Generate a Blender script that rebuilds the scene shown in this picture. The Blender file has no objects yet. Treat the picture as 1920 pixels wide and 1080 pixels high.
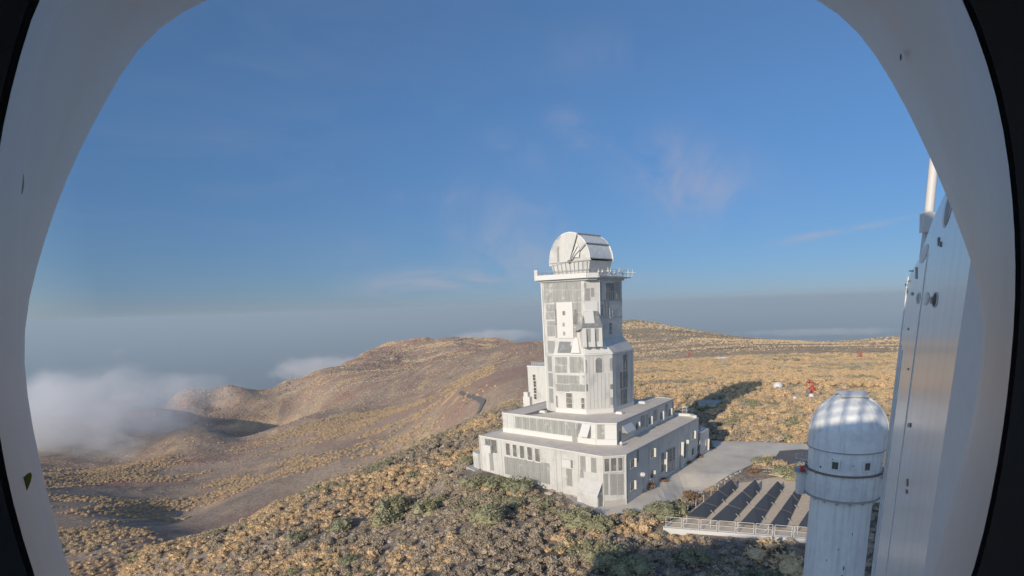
import bpy, bmesh, math, random
import numpy as np
from mathutils import Vector, Matrix, Quaternion
random.seed(7); np.random.seed(7)
S = bpy.context.scene
COL = S.collection
R_ = math.radians

# ------------------------------------------------------------------ camera
F_PX, CX, CY = 1080.0, 1088.0, 890.0          # focal length and principal point in 1920x1080 pixels
PITCH, ROLL, ZC = R_(16.5), R_(1.9), 34.0
fwd = np.array([0, math.cos(PITCH), -math.sin(PITCH)])
up0 = np.array([0, math.sin(PITCH), math.cos(PITCH)])
r0 = np.array([1.0, 0, 0])
right = r0*math.cos(ROLL) - up0*math.sin(ROLL)
upv = up0*math.cos(ROLL) + r0*math.sin(ROLL)
CAM = np.array([0, 0, ZC])
cd = bpy.data.cameras.new('camera'); cam = bpy.data.objects.new('camera', cd); COL.objects.link(cam)
cd.sensor_width = 36; cd.lens = F_PX/1920*36
cd.shift_x = (960-CX)/1920; cd.shift_y = (CY-540)/1920
cd.clip_start = 0.01; cd.clip_end = 600000
m = Matrix(((right[0], upv[0], -fwd[0], 0), (right[1], upv[1], -fwd[1], 0), (right[2], upv[2], -fwd[2], ZC), (0, 0, 0, 1)))
cam.matrix_world = m
S.camera = cam

def ray(px, py):
    d = fwd + right*(px-CX)/F_PX + upv*(CY-py)/F_PX
    return d/np.linalg.norm(d)
def atz(px, py, z):
    d = ray(px, py); return CAM + d*(z-ZC)/d[2]
def atr(px, py, r):
    d = ray(px, py); return CAM + d*r/math.hypot(d[0], d[1])
def azel(px, py):
    d = ray(px, py); return math.atan2(d[0], d[1]), d[2]/math.hypot(d[0], d[1])

# ------------------------------------------------------------------ light
SUN_AZ, SUN_EL = R_(211.7), R_(18.9)
W = bpy.data.worlds.new('World'); S.world = W; W.use_nodes = True
nt = W.node_tree; nt.nodes.clear()
def wn(t, **k):
    n = nt.nodes.new(t)
    for a, b in k.items(): setattr(n, a, b)
    return n
wo = wn('ShaderNodeOutputWorld'); bg = wn('ShaderNodeBackground'); sky = wn('ShaderNodeTexSky', sky_type='NISHITA', sun_disc=False)
sky.sun_elevation = SUN_EL; sky.sun_rotation = SUN_AZ; sky.altitude = 2400; sky.air_density = 1.0; sky.dust_density = 0.2; sky.ozone_density = 2.0
SKY_STRENGTH = 0.15
bg.inputs['Strength'].default_value = SKY_STRENGTH
# thin high cirrus and a few soft pinkish cloud patches, mixed into the sky by direction
tc = wn('ShaderNodeTexCoord')
def wmath(op, a, b=None, c=None):
    n = wn('ShaderNodeMath', operation=op)
    for i, v in enumerate((a, b, c)):
        if v is None: continue
        if isinstance(v, (int, float)): n.inputs[i].default_value = v
        else: nt.links.new(v, n.inputs[i])
    return n.outputs[0]
def wdot(vec, v):
    n = wn('ShaderNodeVectorMath', operation='DOT_PRODUCT'); nt.links.new(vec, n.inputs[0]); n.inputs[1].default_value = v
    return n.outputs['Value']
def blob(px, py, wpx, hpx, tilt=0.0):
    """soft elliptical patch of sky around the direction of a pixel"""
    c = ray(px, py); h = np.cross(c, [0, 0, 1]); h /= np.linalg.norm(h); v = np.cross(h, c)
    h2 = h*math.cos(tilt)+v*math.sin(tilt); v2 = v*math.cos(tilt)-h*math.sin(tilt)
    x = wdot(tc.outputs['Generated'], tuple(h2*F_PX/wpx)); y = wdot(tc.outputs['Generated'], tuple(v2*F_PX/hpx))
    r2 = wmath('ADD', wmath('MULTIPLY', x, x), wmath('MULTIPLY', y, y))
    return wmath('POWER', 2.718, wmath('MULTIPLY', r2, -1.0))
mp = wn('ShaderNodeMapping'); mp.inputs['Scale'].default_value = (2.2, 2.2, 9); mp.inputs['Rotation'].default_value = (0.05, -0.10, 0); nt.links.new(tc.outputs['Generated'], mp.inputs[0])
nz = wn('ShaderNodeTexNoise'); nz.inputs['Scale'].default_value = 2.6; nz.inputs['Detail'].default_value = 7; nz.inputs['Roughness'].default_value = .58; nz.inputs['Distortion'].default_value = 0.6
nt.links.new(mp.outputs[0], nz.inputs['Vector'])
nz2 = wn('ShaderNodeTexNoise'); nz2.inputs['Scale'].default_value = 11; nz2.inputs['Detail'].default_value = 6; nz2.inputs['Roughness'].default_value = .55; nz2.inputs['Distortion'].default_value = 0.8
nt.links.new(tc.outputs['Generated'], nz2.inputs['Vector'])
nz3 = wn('ShaderNodeTexNoise'); nz3.inputs['Scale'].default_value = 2.2; nz3.inputs['Detail'].default_value = 3
nt.links.new(tc.outputs['Generated'], nz3.inputs['Vector'])
soft = wmath('SUBTRACT', nz2.outputs[0], 0.36); soft = wmath('MAXIMUM', wmath('MULTIPLY', soft, 4.0), 0)
streak = wmath('MAXIMUM', wmath('MULTIPLY', wmath('SUBTRACT', nz.outputs[0], 0.42), 4.0), 0)
pink = None
for (px, py, w_, h_, t_, a_) in [(1300, 345, 105, 50, -.35, .46), (975, 445, 120, 60, -.4, .26), (970, 285, 60, 24, -.3, .16), (1105, 265, 32, 16, 0, .22), (1120, 100, 90, 30, 0, .10),
                                 (1060, 228, 30, 20, 0, .18), (1240, 265, 60, 20, 0, .10), (980, 490, 110, 45, 0, .20), (820, 370, 80, 12, 0, .10), (640, 480, 80, 40, .3, .08)]:
    b = wmath('MULTIPLY', blob(px, py, w_, h_, t_), a_); pink = b if pink is None else wmath('ADD', pink, b)
pink = wmath('MULTIPLY', pink, soft)
white = None
for (px, py, w_, h_, t_, a_) in [(840, 530, 120, 20, .04, .95), (1590, 430, 110, 5, .10, .60), (1415, 465, 70, 5, .10, .5), (1560, 620, 190, 11, .10, .50), (930, 630, 90, 10, 0, .6), (1560, 580, 300, 28, 0, .12), (400, 300, 400, 200, .5, .06), (1200, 523, 60, 10, 0, .2)]:
    b = wmath('MULTIPLY', blob(px, py, w_, h_, t_), a_); white = b if white is None else wmath('ADD', white, b)
white = wmath('MULTIPLY', white, streak)
amt = wmath('MINIMUM', wmath('ADD', wmath('ADD', pink, white), wmath('MULTIPLY', nz3.outputs[0], 0.03)), 0.85)
hs = wn('ShaderNodeHueSaturation'); hs.inputs['Saturation'].default_value = 0.93; nt.links.new(sky.outputs[0], hs.inputs['Color'])
tint = wn('ShaderNodeMix', data_type='RGBA', blend_type='MULTIPLY'); tint.inputs[0].default_value = 1.0
nt.links.new(hs.outputs[0], tint.inputs[6]); 
sepz = wn('ShaderNodeSeparateXYZ'); nt.links.new(tc.outputs['Generated'], sepz.inputs[0])
lowf = wn('ShaderNodeMapRange'); lowf.inputs[1].default_value = 0.0; lowf.inputs[2].default_value = 0.50; nt.links.new(sepz.outputs['Z'], lowf.inputs[0])
tcol = wn('ShaderNodeValToRGB'); nt.links.new(sepz.outputs['Z'], tcol.inputs[0]); el_ = tcol.color_ramp.elements
el_[0].position = 0.0; el_[0].color = (.098, .130, .212, 1); el_[1].position = .5; el_[1].color = (.236, .336, .412, 1)
for p_, c_ in ((.08, (.116, .170, .238, 1)), (.26, (.164, .258, .338, 1))): e_ = el_.new(p_); e_.color = c_

# the half of the sky on the sun's side stays paler and warmer
sd_ = wdot(tc.outputs['Generated'], (math.sin(SUN_AZ), math.cos(SUN_AZ), 0)); sw = wn('ShaderNodeMapRange'); sw.inputs[1].default_value = -.35; sw.inputs[2].default_value = 1.0; nt.links.new(sd_, sw.inputs[0])
tc2 = wn('ShaderNodeMix', data_type='RGBA'); nt.links.new(sw.outputs[0], tc2.inputs[0]); nt.links.new(tcol.outputs[0], tc2.inputs[6]); tc2.inputs[7].default_value = (1.0, .95, .90, 1)
nt.links.new(tc2.outputs[2], tint.inputs[7])
mx = wn('ShaderNodeMix', data_type='RGBA'); nt.links.new(amt, mx.inputs[0]); nt.links.new(tint.outputs[2], mx.inputs[6]); mx.inputs[7].default_value = (1.5, 1.47, 1.74, 1)
nt.links.new(mx.outputs[2], bg.inputs['Color']); nt.links.new(bg.outputs[0], wo.inputs['Surface'])

sl = bpy.data.lights.new('sun', 'SUN'); sl.energy = 2.05; sl.angle = R_(0.55); sl.color = (1.0, 0.86, 0.68)
so = bpy.data.objects.new('sun', sl); COL.objects.link(so)
sd = Vector((math.sin(SUN_AZ)*math.cos(SUN_EL), math.cos(SUN_AZ)*math.cos(SUN_EL), math.sin(SUN_EL)))
so.rotation_euler = sd.to_track_quat('Z', 'Y').to_euler(); so.location = (-60, -90, 120)
S.view_settings.view_transform = 'Standard'; S.view_settings.look = 'None'; S.view_settings.exposure = 0.95; S.view_settings.gamma = 1.0
S.view_settings.use_curve_mapping = False
S.render.engine = 'CYCLES'
S.cycles.use_denoising = True
S.cycles.max_bounces = 8; S.cycles.volume_bounces = 3; S.cycles.transparent_max_bounces = 12
S.cycles.volume_max_steps = 256
S.cycles.sample_clamp_indirect = 6

# ------------------------------------------------------------------ materials
def mat(name, color, rough=.8, metal=0.0, var=0.0, vscale=1.0, bump=0.0, bscale=8.0, color2=None, spec=.5, c2lo=.4, c2hi=.6, stretch=None, ribs=None, stain=None):
    m = bpy.data.materials.new(name); m.use_nodes = True
    t = m.node_tree; N = t.nodes; Lk = t.links
    p = N['Principled BSDF']; p.inputs['Roughness'].default_value = rough; p.inputs['Metallic'].default_value = metal
    p.inputs['Specular IOR Level'].default_value = spec
    p.inputs['Base Color'].default_value = (*color, 1)
    tcn = N.new('ShaderNodeTexCoord'); vec = tcn.outputs['Object']
    if stretch:
        mpn = N.new('ShaderNodeMapping'); mpn.inputs['Scale'].default_value = stretch; Lk.new(vec, mpn.inputs[0]); vec = mpn.outputs[0]
    out = None
    if color2:
        n = N.new('ShaderNodeTexNoise'); n.inputs['Scale'].default_value = vscale; n.inputs['Detail'].default_value = 6; n.inputs['Roughness'].default_value = .6
        Lk.new(vec, n.inputs['Vector'])
        r = N.new('ShaderNodeMapRange'); r.inputs[1].default_value = c2lo; r.inputs[2].default_value = c2hi; Lk.new(n.outputs[0], r.inputs[0])
        x = N.new('ShaderNodeMix'); x.data_type = 'RGBA'; Lk.new(r.outputs[0], x.inputs[0]); x.inputs[6].default_value = (*color, 1); x.inputs[7].default_value = (*color2, 1)
        out = x.outputs[2]
    if var:
        n = N.new('ShaderNodeTexNoise'); n.inputs['Scale'].default_value = vscale*2.3; n.inputs['Detail'].default_value = 8; n.inputs['Roughness'].default_value = .65
        Lk.new(vec, n.inputs['Vector'])
        r = N.new('ShaderNodeMapRange'); r.inputs[1].default_value = .25; r.inputs[2].default_value = .75; r.inputs[3].default_value = 1-var; r.inputs[4].default_value = 1+var*.6; Lk.new(n.outputs[0], r.inputs[0])
        x = N.new('ShaderNodeMix'); x.data_type = 'RGBA'; x.blend_type = 'MULTIPLY'; x.inputs[0].default_value = 1
        if out: Lk.new(out, x.inputs[6])
        else: x.inputs[6].default_value = (*color, 1)
        Lk.new(r.outputs[0], x.inputs[7]); out = x.outputs[2]
    if stain:   # vertical run-off streaks
        mpn = N.new('ShaderNodeMapping'); mpn.inputs['Scale'].default_value = (3.0, 3.0, .22); Lk.new(tcn.outputs['Object'], mpn.inputs[0])
        n = N.new('ShaderNodeTexNoise'); n.inputs['Scale'].default_value = 1.0; n.inputs['Detail'].default_value = 5; Lk.new(mpn.outputs[0], n.inputs['Vector'])
        r = N.new('ShaderNodeMapRange'); r.inputs[1].default_value = .5; r.inputs[2].default_value = .72; r.inputs[3].default_value = 1; r.inputs[4].default_value = 1-stain; Lk.new(n.outputs[0], r.inputs[0])
        x = N.new('ShaderNodeMix'); x.data_type = 'RGBA'; x.blend_type = 'MULTIPLY'; x.inputs[0].default_value = 1
        if out: Lk.new(out, x.inputs[6])
        else: x.inputs[6].default_value = (*color, 1)
        Lk.new(r.outputs[0], x.inputs[7]); out = x.outputs[2]
    if out: Lk.new(out, p.inputs['Base Color'])
    hgt = None
    if bump:
        n = N.new('ShaderNodeTexNoise'); n.inputs['Scale'].default_value = bscale; n.inputs['Detail'].default_value = 5; Lk.new(vec, n.inputs['Vector'])
        b = N.new('ShaderNodeBump'); b.inputs['Strength'].default_value = bump; b.inputs['Distance'].default_value = .05; Lk.new(n.outputs[0], b.inputs['Height']); Lk.new(b.outputs[0], p.inputs['Normal'])
    m['p'] = 1
    return m
M = {}
M['white'] = mat('white_cladding', (.57, .555, .515), .5, var=.07, vscale=.4, stain=.10, color2=(.47, .46, .44), c2lo=.50, c2hi=.66)
M['white2'] = mat('white_trim', (.63, .615, .58), .5, var=.06, vscale=1.5)
M['grey'] = mat('dull_aluminium_cladding', (.315, .315, .295), .45, var=.10, vscale=.55, color2=(.48, .47, .445), c2lo=.58, c2hi=.66, stain=.10, bump=.1, bscale=2)  # paler blotches paint in uneven reflections of the aluminium
M['greydark'] = mat('dark_grey_cladding', (.20, .205, .20), .5, var=.15, vscale=1, color2=(.30, .30, .29), c2lo=.5, c2hi=.7)
M['seam'] = mat('panel_seam', (.30, .30, .285), .6)
M['glass'] = mat('window_glass', (.10, .10, .10), .15, var=.3, vscale=.6)
M['glassbrown'] = mat('tinted_window_glass', (.17, .165, .15), .25, var=.25, vscale=.8, color2=(.30, .29, .27), c2lo=.5, c2hi=.7)
M['roof'] = mat('gravel_roof', (.68, .60, .50), .95, var=.12, vscale=.35, bump=.3, bscale=12, color2=(.74, .67, .58), c2lo=.48, c2hi=.66)
M['roofpatch'] = mat('roof_patch', (.20, .175, .155), .9, var=.15, vscale=.8)
M['metal'] = mat('galvanised_metal', (.42, .42, .42), .4, .3, var=.1, vscale=3)
M['concrete'] = mat('concrete', (.42, .40, .365), .9, var=.14, vscale=.5, bump=.2, bscale=10)
M['drive'] = mat('driveway_concrete', (.70, .63, .52), .9, var=.22, vscale=.09, bump=.3, bscale=6, color2=(.54, .50, .44), c2lo=.48, c2hi=.7)
M['road'] = mat('old_asphalt', (.16, .15, .14), .9, var=.2, vscale=.2)
M['track'] = mat('dirt_track', (.12, .09, .075), .95, var=.2, vscale=.2)
M['red'] = mat('red_painted_steel', (.42, .045, .035), .45, var=.15, vscale=1)
M['black'] = mat('black_rubber', (.012, .013, .012), .7)
M['dome'] = mat('pale_dome_paint', (.70, .71, .70), .42, var=.14, vscale=.9, stain=.2, color2=(.62, .63, .63), c2lo=.5, c2hi=.68, bump=.06, bscale=3)
M['tower'] = mat('pale_tower_paint', (.73, .73, .71), .5, var=.10, vscale=.5, stain=.18)
M['rust'] = mat('rust_stained_rail', (.22, .15, .12), .8, var=.4, vscale=4)
M['stainspot'] = mat('grime_spot', (.13, .14, .145), .8, var=.4, vscale=6)
M['shroud'] = mat('shroud_white_plastic', (.66, .665, .66), .45, var=.05, vscale=7, bump=.02, bscale=20)
M['panelwall'] = mat('polished_white_panel', (.74, .73, .71), .22, var=.05, vscale=.5, spec=.35, stain=.08)
M['solar'] = mat('black_absorber_glass', (.115, .12, .128), .65, var=.25, vscale=1.4, spec=.25)
M['yellow'] = mat('yellow_highlight', (.30, .26, .04), .6)  # yellowish highlight on the shroud, put into the colour

# ------------------------------------------------------------------ mesh helpers
class MB:
    def __init__(s): s.v = []; s.f = []
    def add(s, vs, fs):
        o = len(s.v); s.v += [tuple(map(float, v)) for v in vs]; s.f += [tuple(i+o for i in f) for f in fs]; return s
    def box(s, x0, x1, y0, y1, z0, z1):
        vs = [(x, y, z) for z in (z0, z1) for y in (y0, y1) for x in (x0, x1)]
        return s.add(vs, [(0, 2, 3, 1), (4, 5, 7, 6), (0, 1, 5, 4), (2, 6, 7, 3), (0, 4, 6, 2), (1, 3, 7, 5)])
    def prism(s, poly, z0, z1, top=True, bottom=True):
        """poly: list of xy, counter-clockwise or not"""
        n = len(poly); vs = [(*p, z0) for p in poly]+[(*p, z1) for p in poly]
        fs = [(i, (i+1) % n, n+(i+1) % n, n+i) for i in range(n)]
        if top: fs.append(tuple(range(n, 2*n)))
        if bottom: fs.append(tuple(range(n-1, -1, -1)))
        return s.add(vs, fs)
    def hexa(s, q0, q1):
        """8-corner solid from two quads"""
        return s.add(list(q0)+list(q1), [(0, 1, 2, 3), (7, 6, 5, 4), (0, 4, 5, 1), (1, 5, 6, 2), (2, 6, 7, 3), (3, 7, 4, 0)])
    def tube(s, pts, r, n=6, r2=None):
        pts = [Vector(p) for p in pts]; rings = []
        for i, p in enumerate(pts):
            a = pts[max(i-1, 0)]; b = pts[min(i+1, len(pts)-1)]; d = (b-a).normalized()
            q = d.orthogonal().normalized(); w = d.cross(q)
            rr = r if r2 is None else r+(r2-r)*i/(len(pts)-1)
            rings.append([p+(q*math.cos(2*math.pi*k/n)+w*math.sin(2*math.pi*k/n))*rr for k in range(n)])
        vs = [v for rg in rings for v in rg]; fs = []
        for i in range(len(pts)-1):
            for k in range(n): fs.append((i*n+k, i*n+(k+1) % n, (i+1)*n+(k+1) % n, (i+1)*n+k))
        fs.append(tuple(range(n-1, -1, -1))); fs.append(tuple(range((len(pts)-1)*n, len(pts)*n)))
        return s.add(vs, fs)
    def lathe(s, prof, n=48, c=(0, 0), a0=0, a1=2*math.pi, cap=False):
        full = abs(a1-a0-2*math.pi) < 1e-6; k = n if full else n+1; vs = []
        for r, z in prof:
            for i in range(k):
                a = a0+(a1-a0)*i/n; vs.append((c[0]+r*math.cos(a), c[1]+r*math.sin(a), z))
        fs = []
        for j in range(len(prof)-1):
            for i in range(n):
                i2 = (i+1) % k; fs.append((j*k+i, j*k+i2, (j+1)*k+i2, (j+1)*k+i))
        return s.add(vs, fs)
    def obj(s, name, material, parent=None, smooth=False, bevel=0):
        me = bpy.data.meshes.new(name); me.from_pydata(s.v, [], s.f); 
        bm = bmesh.new(); bm.from_mesh(me)
        if bevel: bmesh.ops.bevel(bm, geom=list(bm.edges), offset=bevel, segments=1, affect='EDGES', clamp_overlap=True)
        bmesh.ops.recalc_face_normals(bm, faces=bm.faces); bm.to_mesh(me); bm.free()
        me.materials.append(material)
        if smooth:
            for p in me.polygons: p.use_smooth = True
            try: me.set_sharp_from_angle(angle=R_(40))
            except Exception: pass
        o = bpy.data.objects.new(name, me); COL.objects.link(o)
        if parent:
            o.parent = parent
            o.matrix_parent_inverse = parent.matrix_world.inverted() if parent.type != 'EMPTY' else Matrix.Translation(-Vector(parent.location)) if not parent.rotation_euler.z else (Matrix.Translation(parent.location) @ Matrix.Rotation(parent.rotation_euler.z, 4, 'Z')).inverted()
        return o
def empty(name, loc, label, cat, group=None, rz=0):
    o = bpy.data.objects.new(name, None); COL.objects.link(o); o.location = loc; o.rotation_euler = (0, 0, rz); o.empty_display_size = .5
    o['label'] = label; o['category'] = cat
    if group: o['group'] = group
    return o
def tag(o, label, cat, group=None):
    o['label'] = label; o['category'] = cat
    if group: o['group'] = group
    return o
def kind(o, k): o['kind'] = k; return o

# ------------------------------------------------------------------ numpy noise
def vnoise(x, y, seed=0):
    xi = np.floor(x).astype(np.int64); yi = np.floor(y).astype(np.int64); xf = x-xi; yf = y-yi
    u = xf*xf*xf*(xf*(xf*6-15)+10); v = yf*yf*yf*(yf*(yf*6-15)+10)
    def h(a, b):
        n = (a*374761393+b*668265263+seed*974634777) & 0x7fffffff
        n = ((n ^ (n >> 13))*1274126177) & 0x7fffffff
        n = n ^ (n >> 16)
        return (n & 0xffff)/65535.0*2-1
    return (h(xi, yi)*(1-u)+h(xi+1, yi)*u)*(1-v)+(h(xi, yi+1)*(1-u)+h(xi+1, yi+1)*u)*v
def fbm(x, y, oct=5, seed=0, rough=.5, ridged=False):
    s = 0; a = 1; t = 0
    for i in range(oct):
        n = vnoise(x*2**i+17.3*i, y*2**i-9.1*i, seed+i)
        if ridged: n = 1-2*np.abs(n)
        s = s+n*a; t += a; a *= rough
    return s/t

# ------------------------------------------------------------------ terrain
# building frame: s along the front facade, t to the back
Ua, Va = R_(-33), R_(57)
BU = np.array([math.cos(Ua), math.sin(Ua)]); BV = np.array([math.cos(Va), math.sin(Va)]); BO = np.array([6.50, 93.33])
def BL(s, t): return BO+s*BU+t*BV

KN = []   # (az, ln r, z/r relative to the camera)
def kz(px, py, z):
    p = atz(px, py, z); KN.append((math.atan2(p[0], p[1]), math.log(math.hypot(p[0], p[1])), (z-ZC)/math.hypot(p[0], p[1])))
def kr(px, py, r):
    a, e = azel(px, py); KN.append((a, math.log(r), e))
def kh(px, r, z):      # hidden ground behind a crest
    a, e = azel(px, 600); KN.append((a, math.log(r), (z-ZC)/r))
for a_ in (-50, -30, -10, 10, 30, 45):
    KN.append((R_(a_), math.log(14), (-6-ZC)/14)); KN.append((R_(a_), math.log(32), (-3.5-ZC)/32))
# near slope and plateau
for q in [(1000, 1078, -.5), (1250, 1078, -1.5), (1500, 1078, -2.5), (700, 1075, -4), (500, 1078, -8.6), (300, 1082, -12.5), (903, 895, 1.0), (1020, 930, .4), (1173, 940, 0), (1100, 955, 0),
          (850, 900, -.6), (700, 965, -4.8), (1330, 843, 0), (1500, 830, 0), (1340, 828, 0), (1390, 885, 0), (1260, 996, -1.45), (1505, 1018, -1.5), (1505, 900, -.8), (1400, 893, -.6), (1380, 1007, -1.45), (1640, 960, -2),
          (480, 972, -11.2), (600, 915, -9.2), (700, 874, -7), (800, 824, -4.8), (250, 1085, -13.5), (880, 790, -1), (950, 760, 1), (1420, 722, 0), (1250, 770, 0), (1680, 800, 0), (1680, 740, 0), (860, 840, -1.5)]: kz(*q)
# steep drop behind the left crest (unseen)
for px, r, z in [(250, 175, -38), (480, 205, -48), (700, 235, -55), (820, 270, -52), (250, 300, -105), (480, 330, -115), (700, 350, -118), (100, 120, -25), (100, 220, -70)]: kh(px, r, z)
# valley floor and hill flanks
for q in [(130, 1060, 430), (280, 1020, 440), (200, 960, 640), (330, 980, 600), (430, 940, 600), (100, 900, 980), (250, 860, 1200), (400, 890, 900), (550, 870, 780), (640, 870, 620), (470, 830, 1300), (350, 790, 1750), (560, 800, 1350),
          (740, 820, 720), (820, 770, 700), (700, 760, 1250), (600, 750, 1800), (860, 740, 720), (905, 780, 420), (780, 720, 1400), (900, 700, 1150), (960, 690, 900), (1010, 642, 1500), (950, 655, 1750),
          (310, 828, 1230), (390, 806, 1330), (450, 828, 1230), (420, 850, 1080), (480, 775, 2100), (400, 757, 2250), (520, 735, 2500), (600, 729, 2700), (640, 706, 3000), (670, 686, 3200), (700, 674, 3400), (740, 657, 3600), (780, 646, 3750), (805, 650, 3800), (835, 643, 3900), (900, 649, 3900), (945, 650, 3700), (750, 690, 2700), (850, 680, 2500),
          (338, 736, 2330), (362, 733, 2350), (385, 737, 2330), (430, 727, 2350), (462, 740, 2400), (492, 748, 2450), (325, 765, 2250), (545, 741, 2600), (575, 735, 2650), (60, 850, 1300), (40, 780, 2500), (200, 800, 1900)]: kr(*q)
# behind the far crests
for px, r, z in [(390, 1560, -400), (470, 1500, -330), (60, 3500, -700), (345, 2800, -620), (430, 2850, -620), (490, 2950, -640), (580, 3150, -560), (700, 4200, -420), (830, 4900, -420), (950, 4700, -420), (60, 6500, -1500), (400, 6500, -1500), (700, 7000, -1400), (1000, 7000, -1000), (1010, 2100, -200),
                 (1180, 2600, -250), (1400, 2000, -200), (1700, 2000, -200), (1180, 6500, -1300), (1400, 6500, -1300), (1700, 6500, -1400), (1850, 6500, -1400)]: kh(px, r, z)
# right plateau and skyline
for q in [(1200, 700, 420), (1400, 690, 420), (1600, 700, 400), (1200, 655, 950), (1300, 660, 800), (1450, 660, 720), (1620, 660, 700), (1700, 655, 800), (1100, 690, 600), (1060, 640, 1500), (1120, 618, 1600), (1180, 605, 1700), (1240, 614, 1650),
          (1300, 624, 1550), (1400, 636, 1350), (1500, 641, 1150), (1560, 643, 1150), (1620, 639, 1250), (1660, 634, 1350), (1700, 635, 1350), (1850, 640, 1400)]: kr(*q)
KN = np.array(KN)
YC = atz(1258, 992, -1.2)[:2]; YX = atz(1506, 1012, -1.2)[:2]-YC; YX = YX/np.linalg.norm(YX); YY = atz(1398, 893, -1.2)[:2]-YC; YL = np.linalg.norm(YY); YY = YY/YL
def tpsK(a, b, la, lb):
    d2 = (a*2.2)**2*0
    d2 = ((a[:, None]-la[None])*2.4)**2+(b[:, None]-lb[None])**2
    return np.where(d2 > 1e-12, .5*d2*np.log(np.maximum(d2, 1e-12)), 0)
n_ = len(KN); K = tpsK(KN[:, 0], KN[:, 1], KN[:, 0], KN[:, 1])+np.eye(n_)*4e-4
Pm = np.c_[np.ones(n_), KN[:, 0], KN[:, 1]]
A_ = np.block([[K, Pm], [Pm.T, np.zeros((3, 3))]]); sol = np.linalg.solve(A_, np.r_[KN[:, 2], 0, 0, 0])
def smooth(x, a, b):
    t = np.clip((x-a)/(b-a), 0, 1); return t*t*(3-2*t)
def terrain(x, y, detail=True):
    x = np.atleast_1d(np.asarray(x, float)); y = np.atleast_1d(np.asarray(y, float))
    r = np.maximum(np.hypot(x, y), 10); az = np.clip(np.arctan2(x, y), R_(-52), R_(47)); l = np.log(np.clip(r, 10, 9000))
    h = np.empty_like(x)
    for i in range(0, len(x), 40000):
        sl_ = slice(i, i+40000)
        h[sl_] = tpsK(az[sl_], l[sl_], KN[:, 0], KN[:, 1]) @ sol[:n_]+sol[n_]+sol[n_+1]*az[sl_]+sol[n_+2]*l[sl_]
    z = ZC+h*r
    z = np.maximum(z, -1500)
    azr = np.arctan2(x, y)
    far = smooth(r, 280, 900)
    # gullies and shoulders on the far slopes, kept low on the skyline plateau to the right
    leftw = 1-.72*smooth(azr, R_(-2), R_(10))
    n1 = fbm(x/420+3.1, y/300, 6, 3, .52, True)*r*.0095*far*leftw
    n2 = fbm(x/150, y/110+5, 5, 11, .55)*r*.0045*far*leftw
    n3 = fbm(x/900, y/700, 4, 23, .5)*r*.010*far*leftw
    z = z+n1+n2+n3
    # plateau humps
    mid = smooth(r, 130, 260)*(1-far)
    z = z+fbm(x/40, y/40, 4, 5)*1.3*mid+fbm(x/18, y/18, 4, 31)*.5*smooth(r, 150, 240)*(1-smooth(r, 900, 1600))
    near = 1-smooth(r, 220, 400)
    s_ = (x-BO[0])*BU[0]+(y-BO[1])*BU[1]; t_ = (x-BO[0])*BV[0]+(y-BO[1])*BV[1]
    z = z+(fbm(x/9, y/9, 4, 41)*.55+fbm(x/2.3, y/2.3, 3, 43)*.16)*near
    # level ground under the building and along the driveway
    dd = np.maximum(np.maximum(-37-s_, s_-14), np.maximum(-1-t_, t_-52)); w = 1-smooth(dd, 0, 5)
    lvl = np.where(s_ < -6, np.minimum(.2+(-6-s_)*.05, 1.6), -.03+0*s_)
    z = z*(1-w)+lvl*w
    qx = (x-YC[0])*YX[0]+(y-YC[1])*YX[1]; qy = (x-YC[0])*YY[0]+(y-YC[1])*YY[1]
    dd = np.maximum(np.maximum(-.2-qx, qx-30), np.maximum(-1-qy, qy-YL)); w = 1-smooth(dd, 0, 4); z = z*(1-w)+np.where(qy < -.3, -1.75, -1.25)*w
    # apron further right and the cooling yard
    for (cx_, cy_, rad, zz) in [(44, 133, 15, -.05), (28, 128, 15, -.05)]:
        w = 1-smooth(np.hypot(x-cx_, y-cy_), rad, rad+8); z = z*(1-w)+zz*w
    return z
def tz(x, y): return float(terrain(x, y)[0])
_rs = np.exp(np.linspace(math.log(45), math.log(7500), 900))
def hit(px, py):
    """point of the terrain seen through a pixel"""
    a, e = azel(px, py); x = np.sin(a)*_rs; y = np.cos(a)*_rs
    z = terrain(x, y); b = np.nonzero(z > ZC+e*_rs)[0]
    if not len(b): return None
    i = b[0]; r = _rs[i]
    if i:
        g0 = (ZC+e*_rs[i-1])-z[i-1]; g1 = z[i]-(ZC+e*_rs[i]); r = _rs[i-1]+(_rs[i]-_rs[i-1])*g0/(g0+g1)
    return np.array([math.sin(a)*r, math.cos(a)*r, tz(math.sin(a)*r, math.cos(a)*r)])

azs = np.concatenate([np.arange(-180, -56, 4.0), np.arange(-56, -48, .8), np.arange(-48, 42, .15), np.arange(42, 52, .8), np.arange(52, 180, 4.0)])
rr = np.concatenate([[0.5, 6, 12, 20, 30], np.exp(np.linspace(math.log(40), math.log(9000), 440)), [12000, 20000]])
AZ, RR = np.meshgrid(np.radians(azs), rr)
X = (np.sin(AZ)*RR).ravel(); Y = (np.cos(AZ)*RR).ravel(); Z = terrain(X, Y)
Z = np.where(RR.ravel() > 9500, -2600, Z)
na, nr = len(azs), len(rr)
me = bpy.data.meshes.new('ground')
me.vertices.add(na*nr); me.vertices.foreach_set('co', np.c_[X, Y, Z].ravel())
I = np.arange(nr-1)[:, None]*na+np.arange(na)[None]; J = np.arange(nr-1)[:, None]*na+(np.arange(na)[None]+1) % na
quads = np.stack([I, J, J+na, I+na], -1).reshape(-1, 4)[:, ::-1]
nq = len(quads); me.loops.add(nq*4); me.loops.foreach_set('vertex_index', quads.ravel().astype(np.int32))
me.polygons.add(nq); me.polygons.foreach_set('loop_start', np.arange(0, nq*4, 4, dtype=np.int32)); me.polygons.foreach_set('loop_total', np.full(nq, 4, dtype=np.int32))
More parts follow.
